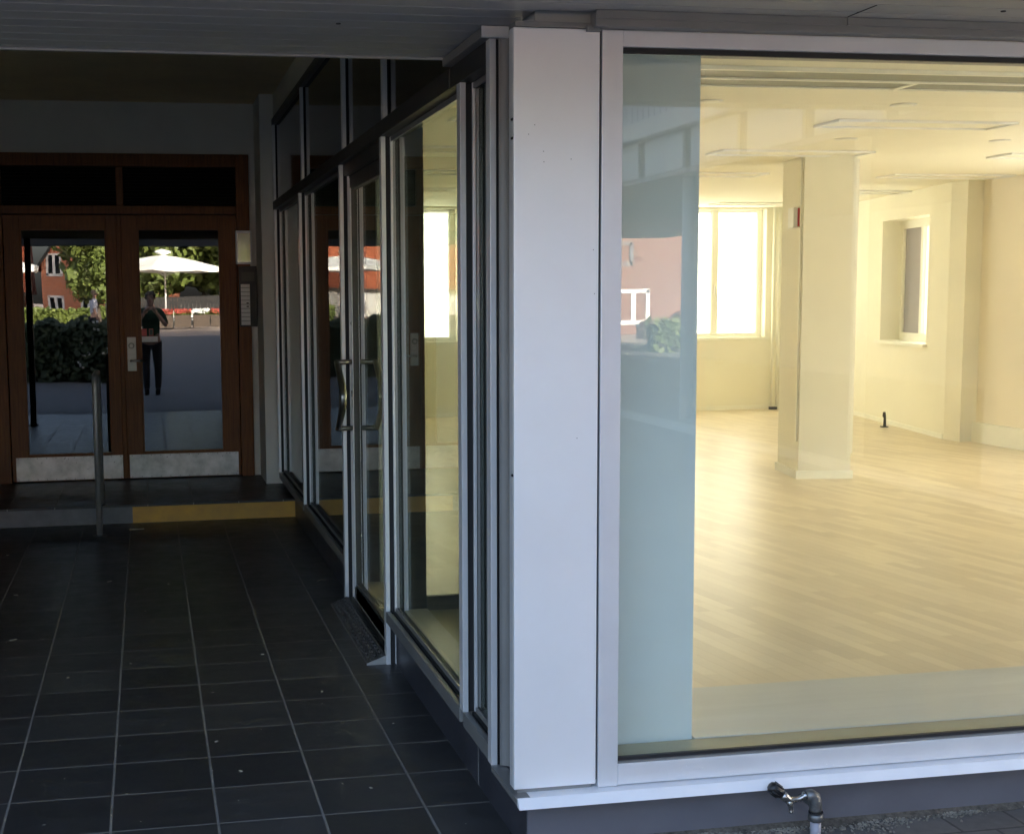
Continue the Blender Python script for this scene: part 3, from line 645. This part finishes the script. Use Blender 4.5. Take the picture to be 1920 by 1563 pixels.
# litter on the tiles
random.seed(11)
b = MB()
for i in range(64):
    x = random.uniform(-.9, .98); y = random.uniform(3.8, 9.6); r = random.choice([.0014, .0018, .0022, .003, .005])
    l = r*random.choice([1, 1.3, 3.2]); T = Matrix.Translation((x, y, .0008+r*.2)) @ Matrix.Rotation(random.random()*6.3, 4, 'Z')
    b.box(-l, l, -r*.6, r*.6, -r*.15, r*.3, T=T)
for x, y in ((-.36+.2, 9.6),): b.box(x, x+.1, y, y+.02, .001, .004)
tag(b.build('debris', M['debris']), kind='stuff')

# ================================================================== THE SQUARE BEHIND THE CAMERA (seen in the panes)
def leaves(mb, n, fn, size):
    for i in range(n):
        p, nn = fn(); s = size*random.uniform(.6, 1.4)
        u = nn.orthogonal().normalized(); u = (Matrix.Rotation(random.random()*6.3, 3, nn) @ u); v = nn.cross(u)
        mb.quad(p-u*s-v*s*.5, p+u*s-v*s*.5, p+u*s*.8+v*s*.6, p-u*s*.8+v*s*.6)
def rv():
    while 1:
        v = Vector((random.uniform(-1, 1), random.uniform(-1, 1), random.uniform(-1, 1)))
        if .05 < v.length < 1: return v
def tree(x, y, h, r, n, lab, zlow=None, sz=.17, m='leaf'):
    t = thing('tree', lab, 'tree', (x, y, 0), group='trees across the square')
    zl = zlow if zlow is not None else h-2*r
    T_ = MB().tube([(x, y, 0), (x+.08, y, zl*.5), (x, y+.05, zl+.3*r), (x+.1, y, h-r*.6)], [.2, .16, .13, .05], 10)
    cs = []
    for k in range(44):
        v = rv(); rr = r*random.uniform(.28, .5)
        c = Vector((x+v.x*r*.85, y+v.y*r*.85, (zl+h)/2+v.z*(h-zl)/2*.85)); cs.append((c, rr))
        if k < 7: T_.tube([(x, y, zl+.2*r), (x*.5+c.x*.5, y*.5+c.y*.5, (zl+c.z)/2+.2), c], [.08, .05, .02], 6)
    T_.build('trunk', M['bark'], t)
    b = MB()
    def f():
        c, rr = random.choice(cs); v = rv().normalized(); return c+v*rr*random.uniform(.75, 1.05), (v+rv()*.8).normalized()
    leaves(b, n, f, sz); b.build('crown', M[m], t)
    return t
random.seed(5)
tree(-2.3, -45, 6.6, 1.4, 9000, 'round green tree standing in front of the brick gable', 1.0, .13)
tree(1.2, -62, 13, 4.4, 15000, 'broad green tree behind the white parasol', .9, .21)
tree(6.2, -61, 13, 4.4, 11000, 'tall green tree right of the white parasol', .9, .21)
tree(3.6, -67, 15, 5.5, 11000, 'tallest green tree standing behind the fence', 1.0, .3)
tree(-1.6, -66, 13, 3.4, 9000, 'green tree behind the gap beside the round tree', 1.4, .28)
tree(-20, -50, 7, 2.4, 3000, 'loose green tree on the far left of the square', 1.6)
def hedge(x0, x1, y0, y1, z1, n, lab, m='leaf', sz=.06, fl=0):
    t = thing('hedge', lab, 'hedge', ((x0+x1)/2, (y0+y1)/2, 0))
    MB().box(x0+.1, x1-.1, y0+.1, y1-.1, 0, z1-.12).build('branches', M['bark'], t)
    b = MB()
    def f():
        x, y = random.uniform(x0, x1), random.uniform(y0, y1)
        z = z1*(1-.12*math.sin(x*5)**2)*random.uniform(.0, 1)**.5
        if random.random() < .6: y = y1+random.gauss(0, .05)
        return Vector((x, y, max(.02, z+random.gauss(0, .05)))), (Vector((0, .6, .6))+rv()).normalized()
    leaves(b, n, f, sz); b.build('foliage', M[m], t)
    if fl:
        b = MB()
        for i in range(fl):
            b.tube([(random.uniform(x1-.5, x1), y1+.06, random.uniform(.2, z1)), (random.uniform(x1-.5, x1), y1+.08, random.uniform(.2, z1))][:1]*1+[(0, 0, 0)], .001, 3) if 0 else b.box(*(lambda q, w: (q, q+.04, y1+.05, y1+.08, w, w+.04))(random.uniform(x1-.6, x1), random.uniform(.2, z1)))
        b.build('blossom', M['white'], t)
    return t
hedge(-2.6, -.72, -5.6, -4.5, 1.16, 5200, 'dark leafy hedge in the shade at the edge of the pavement', 'leaf2', fl=26)
hedge(-9, -1.4, -62, -60, 1.0, 2600, 'low sunlit hedge in front of the brick gable house', 'leaf', .14)
hedge(13, 22, -27.5, -26.5, .9, 2600, 'green hedge beyond the colonnade posts', 'leaf', .1)
# fence
fn = thing('shade_screen', 'dark board fence below the trees', 'shade_screen', (3, -56, 0))
b = MB(); x = -2.2  # dark band added in place of the shade under the trees
while x < 14: b.box(x, x+.19, -56, -55.96, 0, 1.6); x += .2
b.build('board', M['hall'], fn)
MB().box(-2.2, 14, -56.06, -56.0, .4, .5).box(-2.2, 14, -56.06, -56.0, 1.2, 1.3).build('rail', M['hall'], fn)
# brick gable house
hs = thing('brick_house', 'red brick gable house with white windows across the square', 'house', (-2.5, -80, 0))
gw = [(-6.95, -5.85, 3.25, 4.7), (-6.95, -5.85, .45, 1.9), (-4.6, -3.5, 3.25, 4.7), (-4.6, -3.5, .45, 1.9), (-1.0, .1, 3.25, 4.7)]
HX0, HX1, EV, AP = -7.35, 2.5, 4.0, 11.2
b = MB(); holes(b, HX0, HX1, 0, EV, [(a, c, z0, min(z1, EV)) for a, c, z0, z1 in gw], lambda m, a, c, d, e: m.box(a, c, -80.4, -80, d, e))
xm = (HX0+HX1)/2; sl2 = (AP-EV)/(xm-HX0)
tops = [g for g in gw if g[3] > EV]
xs_ = sorted({HX0, HX1, xm, *[g[0] for g in tops], *[g[1] for g in tops]})
for a, c in zip(xs_, xs_[1:]):
    base = 4.7 if any(g[0] <= a and c <= g[1] for g in tops) else EV
    fa, fc = (EV+(min(q-HX0, HX1-q))*sl2 for q in (a, c))
    if max(fa, fc) > base:
        pts = [(a, min(base, max(fa, EV))), (c, min(base, max(fc, EV))), (c, fc), (a, fa)]
        pts = [p for i, p in enumerate(pts) if p not in pts[:i]]
        if len(pts) > 2: b.prism(pts, -80.4, -80, 'y')
b.build('gable_wall', M['brick'], hs)
MB().box(HX0, HX1, -92, -80.401, 0, EV).build('wall', M['brick'], hs)
for s in (-1, 1):
    xe = HX0-.3 if s < 0 else HX1+.3; e2 = EV-.3*sl2
    MB().prism([(xm, AP), (xm, AP+.3), (xe, e2+.3), (xe, e2)], -92, -79.7, 'y').build('roof', M['rooftile'], hs)
    MB().prism([(xm, AP-.02), (xm, AP+.33), (xe, e2+.33), (xe, e2-.02)], -79.7, -79.62, 'y').build('barge_board', M['dark_panel'], hs)
def hwin(par, x0, x1, z0, z1, y, fm='white'):
    w = .13; b = MB(); b.box(x0-.03, x0+w, y-.12, y+.03, z0, z1).box(x1-w, x1+.03, y-.12, y+.03, z0, z1).box(x0, x1, y-.12, y+.03, z0-.04, z0+w).box(x0, x1, y-.12, y+.03, z1-w, z1+.03)
    m_ = (x0+x1)/2; b.box(m_-w*.75, m_+w*.75, y-.12, y+.035, z0, z1)
    f = b.build('window', M[fm], par)
    MB().box(x0+w, x1-w, y-.1, y-.08, z0+w, z1-w).build('pane', M['glass_dark'], f)
for g in gw: hwin(hs, *g, -80)
wg = thing('house_wing', 'low cream house with an orange tiled roof left of the brick gable', 'house', (-14, -80, 0))
MB().box(-24, -8.8, -90, -80.5, 0, 2.05).build('wall', M['plaster'], wg)
MB().prism([(-80.2, 1.95), (-80.2, 2.15), (-85.2, 6.6), (-90.2, 2.15), (-90.2, 1.95)], -24.3, -8.5, 'x').build('roof', M['rooftile'], wg)
MB().box(-24.3, -8.5, -80.3, -80.15, 1.9, 2.12).build('gutter', M['dark_panel'], wg)
for x in (-21, -18, -14.6, -12.2): hwin(wg, x, x+1.1, .7, 1.75, -80.5)
# parasols
def parasol(x, y, lab, z0=.0, r=3.0, first=None):
    t = thing('parasol', lab, 'parasol', (x, y, 0), group='white cafe parasols')
    MB().tube([(x, y, .05), (x, y, 3.76)], .05, 12).build('pole', M['white'], t)
    MB().box(x-.4, x+.4, y-.4, y+.4, .0, .08, bev=.02).build('foot', M['step_grey'], t)
    b = MB(); n = 8; m_ = 5
    rings = []
    for j in range(m_+1):
        q = j/m_; ring = []
        for k in range(n*4):
            a = 2*math.pi*k/(n*4)+.2; sag = 1-.06*abs(math.sin(a*n/2-.2*n/2))*q
            ring.append(b.b.verts.new((x+math.cos(a)*r*q*sag, y+math.sin(a)*r*q*sag, 3.77-.62*q**1.25-.07*q*abs(math.sin((a-.2)*n/2)))))
        rings.append(ring)
    low = [b.b.verts.new((v.co.x, v.co.y, v.co.z-.2)) for v in rings[-1]]; rings.append(low)
    for A_, B_ in zip(rings, rings[1:]):
        for k in range(n*4): 
            try: b.b.faces.new([A_[k], A_[(k+1) % (n*4)], B_[(k+1) % (n*4)], B_[k]])
            except Exception: pass
    bmesh.ops.remove_doubles(b.b, verts=b.b.verts[:], dist=.001)
    o = b.build('canopy', M['canvas'], t); mo = o.modifiers.new('solid', 'SOLIDIFY'); mo.thickness = .012
    MB().tube([(x-.05, y, 3.76), (x-.05, y, 3.90), (x-.05, y, 3.97), (x-.05, y, 4.08)], [.05, .42, .4, .06], 12).build('vent_cap', M['canvas'], t)
    for k in range(8):
        a = 2*math.pi*k/8+.2; MB().tube([(x, y, 2.7), (x+math.cos(a)*1.8, y+math.sin(a)*1.8, 3.36)], .016, 6).build('strut', M['white'], t)
    return t
parasol(.95, -48.5, 'large white parasol over the red flowers')
parasol(-8.1, -48, 'white parasol in front of the left houses')
# planters with geraniums, cafe tables and chairs
def planter(x, y, w, lab, red=True):
    t = thing('planter', lab, 'planter', (x, y, 0), group='flower planters round the cafe')
    MB().box(x-w/2, x+w/2, y-.2, y+.2, .1, .72, bev=.01).build('trough', M['bark'], t)
    b = MB()
    leaves(b, 260, lambda: (Vector((x+random.uniform(-w/2, w/2), y+random.uniform(-.18, .22), .72+random.random()*.18)), (rv()+Vector((0, 0, .8))).normalized()), .05); b.build('foliage', M['leaf'], t)
    b = MB()
    leaves(b, 200, lambda: (Vector((x+random.uniform(-w/2, w/2), y+random.uniform(-.1, .26), .80+random.random()*.2)), (rv()+Vector((0, .8, .3))).normalized()), .045); b.build('blossom', M['red'] if red else M['white'], t)
pl_l = ['planter of red flowers left of the parasol pole', 'planter of red flowers at the parasol pole', 'planter of pale flowers right of the pole', 'planter of red flowers at the right end']
for i, x in enumerate((.9, 1.8, 2.7, 3.55)): planter(x, -46.6+.05*i, .8, pl_l[i], i != 2)
def table(x, y, lab):
    t = thing('cafe_table', lab, 'table', (x, y, 0), group='cafe tables')
    MB().tube([(x, y, .73), (x, y, .76)], .4, 24).build('table_top', M['panel_grey'], t)
    MB().tube([(x, y, .02), (x, y, .73)], .03, 10).build('leg', M['zinc'], t)
    MB().tube([(x, y, .0), (x, y, .025)], .22, 20).build('foot', M['zinc'], t)
for x, y, l in ((2.2, -48.6, 'round grey cafe table under the parasol'), (4.0, -48.2, 'round grey cafe table at the right of the parasol')): table(x, y, l)
def chair(x, y, rz, lab):
    t = thing('cafe_chair', lab, 'chair', (x, y, 0), rz, group='cafe chairs')
    T = Matrix.Translation((x, y, 0)) @ Matrix.Rotation(rz, 4, 'Z')
    MB().box(-.22, .22, -.22, .22, .43, .46, bev=.01, T=T).build('seat', M['canvas'], t)
    MB().box(-.22, .22, .20, .23, .55, .9, bev=.01, T=T).build('backrest', M['canvas'], t)
    for sx in (-1, 1):
        for sy in (-1, 1):
            h = .9 if sy > 0 else .43
            MB().tube([T @ Vector((.2*sx, .2*sy+.02*(sy > 0), 0)), T @ Vector((.2*sx, .2*sy+.02*(sy > 0), h))], .013, 8).build('leg', M['zinc'], t)
for x, y, rz, l in ((1.6, -48.6, R(90), 'white cafe chair left of the round table'), (2.85, -48.7, R(-90), 'white cafe chair right of the round table'), (2.2, -49.4, R(180), 'white cafe chair behind the round table'), (4.6, -48.4, R(-80), 'white cafe chair at the right-hand table')): chair(x, y, rz, l)
# colonnaded wing on the right of the square
wgx = thing('colonnade_building', 'white and grey building raised on posts along the right side of the square', 'building', (9, -17, 0))
MB().box(6.25, 13, -26, 1.5, 3.0, 3.06).build('underside', M['soffit'], wgx)
MB().box(6.299, 6.31, -26, 1.5, 3.06, 3.51).build('backing', M['dark_panel'], wgx)
MB().box(6.311, 13, -26, 1.5, 3.06, 8.2).build('wall', M['plaster'], wgx)
MB().box(6.35, 13, -2.2, 1.5, 0, 2.999).build('sun_block', M['facade'], wgx)  # closed block added to keep the low sun off the square
MB().box(12.7, 13, -23.5, -2.21, .07, 2.999).build('back_wall', M['facade'], wgx)  # unseen wall added to stop sun coming through under the wing
y = -25.9
while y < .1:
    MB().box(6.26, 6.298, y, y+1.25, 3.07, 3.50, bev=.004).build('panel', M['panel_grey'], wgx); y += 1.5
MB().box(6.12, 6.298, -26.1, 1.6, 3.52, 3.74, bev=.01).build('fascia', M['white_alu'], wgx)
b = MB(); y = -26
while y < 1.3: b.box(6.24, 6.298, y, y+.15, 3.76, 8.2); y += .2
b.build('cladding', M['bluegrey'], wgx)
for y in (-4.4, -8.55, -14.5, -20.5, -25.6): MB().tube([(6.5, y, 0), (6.5, y, 3.0)], .075, 16).build('post', M['panel_grey'], wgx)
MB().box(6.2, 40, -34, 2.2, -.2, .06).build('kerb', M['white_alu'], None)
kb = bpy.data.objects['kerb']; kb.data.materials[0] = M['paver']; kb.name = 'sidewalk'; tag(kb, kind=S)
ks = tag(MB().box(6.08, 6.198, -34, 2.2, -.2, .075, bev=.008).build('kerb', M['plaster']), kind=S)
nb = thing('neighbour_house', 'grey shaded house outside the small side window', 'house', (20, 30, 0))
MB().box(16.5, 26, 24, 36, 0, 3.6).build('wall', M['brick_dull'], nb)
MB().prism([(23.6, 3.5), (23.6, 3.7), (30, 6.6), (36.4, 3.7), (36.4, 3.5)], 16.2, 26.3, 'x').build('roof', M['rooftile'], nb)
# far red building beyond the colonnade
fb = thing('brick_house', 'long red brick house beyond the colonnade with small white windows', 'house', (22, -44, 0))
MB().box(12, 21, -52, -44, 0, 4.6).build('wall', M['brick_dull'], fb)
MB().prism([(-43.7, 4.5), (-43.7, 4.7), (-48, 8), (-52.3, 4.7), (-52.3, 4.5)], 11.7, 21.3, 'x').build('roof', M['rooftile'], fb)
for x in (14.2, 17.5): hwin(fb, x, x+1.2, 2.7, 3.6, -44, 'step_grey'); hwin(fb, x+.6, x+1.9, .4, 1.7, -44)
# parked car
def car(x, y, rz, lab):
    t = thing('parked_car', lab, 'car', (x, y, 0), rz)
    T = Matrix.Translation((x, y, 0)) @ Matrix.Rotation(rz, 4, 'Z')
    prof = [(-2.1, .32), (-2.12, .62), (-2.0, .80), (-1.15, .92), (-.45, 1.36), (.85, 1.40), (1.75, 1.02), (2.08, .92), (2.12, .5), (2.05, .3)]
    b = MB(); P = []
    for sx, sc_ in ((-.84, .0), (-.80, .05), (.80, .05), (.84, 0)):
        P.append([b.b.verts.new(T @ Vector((a, sx if z < .93 else sx*.84, z+(0 if abs(sx) > .82 else .0)))) for a, z in prof])
    for A_, B_ in zip(P, P[1:]):
        for k in range(len(prof)): b.b.faces.new([A_[k], A_[(k+1) % len(prof)], B_[(k+1) % len(prof)], B_[k]])
    b.b.faces.new(P[0]); b.b.faces.new(P[-1][::-1]); bmesh.ops.recalc_face_normals(b.b, faces=b.b.faces[:])
    b.build('body', M['carpaint'], t, bevel=.03)
    for s in (-1, 1):
        b = MB(); y0, y1 = .845*s, .715*s
        pts = [(-.98, .96), (-.42, 1.30), (.78, 1.33), (1.45, 1.02)]
        vs = [b.b.verts.new(T @ Vector((a, s*(.845-.135*(z-.93)/.45), z))) for a, z in pts]; b.b.faces.new(vs)
        o = b.build('side_window', M['glass_dark'], t); o.modifiers.new('s', 'SOLIDIFY').thickness = .012
    b = MB(); b.quad(*[T @ Vector(p) for p in ((-1.10, -.66, .965), (-1.10, .66, .965), (-.50, .62, 1.345), (-.50, -.62, 1.345))])
    o = b.build('windscreen', M['glass_dark'], t); o.modifiers.new('s', 'SOLIDIFY').thickness = .02
    for a in (-1.3, 1.3):
        for s in (-1, 1):
            w = MB().tube([T @ Vector((a, s*.66, .31)), T @ Vector((a, s*.86, .31))], .31, 24).build('wheel', M['gasket'], t)
            MB().tube([T @ Vector((a, s*.855, .31)), T @ Vector((a, s*.868, .31))], .2, 16).build('rim', M['zinc'], w)
    for s in (-1, 1): MB().box(-2.14, -2.08, s*.62-.16, s*.62+.16, .62, .74, bev=.01, T=T).build('headlight', M['white'], t)
car(15.6, -28.6, R(8), 'silver-grey parked car beyond the colonnade posts')
# dark posts at the left passage mouth
for x, l in ((-1.60, 'dark glazing post at the left passage mouth, outer one'), (-1.44, 'dark glazing post at the left passage mouth, inner one')):
    t = thing('glazing_post', l, 'post', (x, 4.7, 0))
    MB().box(x-.035, x+.035, 4.66, 4.74, 0, 2.35).build('post', M['dark_metal'], t)
    MB().box(x-.06, x+.06, 4.64, 4.76, 0, .02).build('base', M['dark_metal'], t)

# ================================================================== PEOPLE (skin-modifier bodies)
def person(name, x, y, rz, lab, J, E_, colors, hair='hair', scale=1.0):
    """J: joint name -> (pos, radius); one continuous skinned body, clothing and hair as children"""
    t = thing(name, lab, 'person', (x, y, 0), rz)
    T = Matrix.Translation((x, y, 0)) @ Matrix.Rotation(rz, 4, 'Z') @ Matrix.Scale(scale, 4)
    def skin(nm, keys, edges, mt, grow=0, parent=t, sub=2, root=None):
        me = bpy.data.meshes.new(nm); idx = {k: i for i, k in enumerate(keys)}
        me.from_pydata([T @ Vector(J[k][0]) for k in keys], [(idx[a], idx[c]) for a, c in edges if a in idx and c in idx], [])
        me.transform(t.matrix_basis.inverted()); o = bpy.data.objects.new(nm, me); col.objects.link(o); o.parent = parent
        me.materials.append(M[mt]); o.modifiers.new('skin', 'SKIN'); sv = me.skin_vertices[0].data
        for k, i in idx.items():
            r = J[k][1]; r = r if isinstance(r, tuple) else (r, r)
            sv[i].radius = ((r[0]+grow)*scale, (r[1]+grow)*scale); sv[i].use_root = (k == (root or keys[0]))
        s_ = o.modifiers.new('sub', 'SUBSURF'); s_.levels = sub; s_.render_levels = sub
        for p in me.polygons: p.use_smooth = True
        return o
    allk = list(J.keys()); skin('body', allk, E_, 'skin', root='pelvis')
    up_ = [k for k in allk if k in ('pelvis', 'waist', 'chest', 'collar') or k.startswith(('sh', 'el'))]
    skin('shirt', up_, E_, colors[0], .014, root='pelvis')
    lo = [k for k in allk if k == 'pelvis' or k.startswith(('hip', 'kn', 'an'))]
    skin('trousers', lo, E_, colors[1], .012, root='pelvis')
    hd = J['head'][0]
    for s in (-1, 1):
        f = MB().box(s*.1-.045, s*.1+.045, -.22, .07, 0, .12, bev=.03, T=T @ Matrix.Translation((J['anR' if s > 0 else 'anL'][0][0]-s*.1, J['anR' if s > 0 else 'anL'][0][1]+.02, 0)))
        f.build('shoe', M['black'], t)
    # face, ears and hair on the head
    Hm = T @ Matrix.Translation(hd)
    b = MB(); b.tube([Hm @ Vector(p) for p in ((0, -.085, .02), (0, -.112, -.012), (0, -.09, -.025))], [.008, .014, .010], 8); b.build('nose', M['skin'], t)
    for s in (-1, 1):
        MB().tube([Hm @ Vector((s*.034, -.080, .015)), Hm @ Vector((s*.034, -.094, .015))], .010, 8).build('eye', M['black'], t)
        MB().tube([Hm @ Vector((s*.076, .01, -.02)), Hm @ Vector((s*.084, .015, .0)), Hm @ Vector((s*.078, .015, .025))], [.008, .014, .009], 8).build('ear', M['skin'], t)
    MB().tube([Hm @ Vector((-.022, -.088, -.05)), Hm @ Vector((.022, -.088, -.05))], .006, 6).build('mouth', M['redsign'], t)
    b = MB(); bmesh.ops.create_uvsphere(b.b, u_segments=20, v_segments=12, radius=1, matrix=Hm @ Matrix.Translation((0, .018, .035)) @ Matrix.Diagonal((.088, .103, .098, 1)))
    for v in list(b.b.verts):
        q = Hm.inverted() @ v.co
        if q.z < -.03 or (q.y < -.045 and q.z < .06): b.b.verts.remove(v)
    o = b.build('hair', M[hair], t, smooth=True)
    for s, k in ((1, 'haR'), (-1, 'haL')):
        if k not in J: continue
        w = Vector(J[k][0]); e = Vector(J['elR' if s > 0 else 'elL'][0]); d = (w-e).normalized(); sd_ = Vector((0, 0, 1)).cross(d).normalized() if abs(d.z) < .9 else Vector((0, 1, 0))
        b = MB(); pn = d.cross(sd_)
        for i in range(4):
            o_ = sd_*(i-1.5)*.02; L_ = (.07, .08, .075, .06)[i]
            b.tube([T @ (w+d*.05+o_), T @ (w+d*(.05+L_*.5)+o_), T @ (w+d*(.05+L_*.85)+o_-pn*.02*s)], [.0095, .009, .007], 8)
        b.tube([T @ (w+d*.0-sd_*.03*s), T @ (w+d*.035-sd_*.055*s), T @ (w+d*.06-sd_*.05*s)], [.011, .010, .008], 8)
        b.tube([T @ w, T @ (w+d*.03), T @ (w+d*.06)], [.024, .036, .034], 10)
        b.build('hand', M['skin'], t)
    return t
def standing(armR, armL, stride=0):
    J = dict(pelvis=((0, 0, .96), (.15, .11)), waist=((0, 0, 1.1), (.135, .10)), chest=((0, .01, 1.32), (.165, .115)), collar=((0, .01, 1.46), (.08, .07)), neck=((0, 0, 1.54), .052),
             jaw=((0, -.02, 1.60), (.058, .062)), head=((0, -.005, 1.67), (.075, .088)), crown=((0, .005, 1.74), (.06, .07)))
    E_ = [('pelvis', 'waist'), ('waist', 'chest'), ('chest', 'collar'), ('collar', 'neck'), ('neck', 'jaw'), ('jaw', 'head'), ('head', 'crown')]
    for s, n_, arm in ((1, 'R', armR), (-1, 'L', armL)):
        st_ = stride*s
        J['hip'+n_] = ((s*.09, 0, .86), .088); J['kn'+n_] = ((s*.10, -.02-st_*.5, .49), .06); J['an'+n_] = ((s*.10, .02-st_, .08), .045)
        J['sh'+n_] = ((s*.185, .01, 1.42), .06); J['el'+n_] = (arm[0], .045); J['ha'+n_] = (arm[1], .03)
        E_ += [('pelvis', 'hip'+n_), ('hip'+n_, 'kn'+n_), ('kn'+n_, 'an'+n_), ('collar', 'sh'+n_), ('sh'+n_, 'el'+n_), ('el'+n_, 'ha'+n_)]
    return J, E_
J, E_ = standing(((.27, -.08, 1.19), (.10, -.20, 1.42)), ((-.27, -.08, 1.19), (-.10, -.20, 1.42)))
person('person', .06, -.52, R(180), 'photographer in dark green top and dark trousers raising a camera', J, E_, ('green_cloth', 'trousers'), 'hair', .95)
J, E_ = standing(((.25, .03, 1.16), (.27, -.05, .93)), ((-.25, -.02, 1.16), (-.25, -.12, .95)), .16)
person('person', -1.62, -22.5, R(80), 'walking person in a pale shirt and dark trousers crossing the square', J, E_, ('shirt', 'trousers'), 'hair', 1.06)
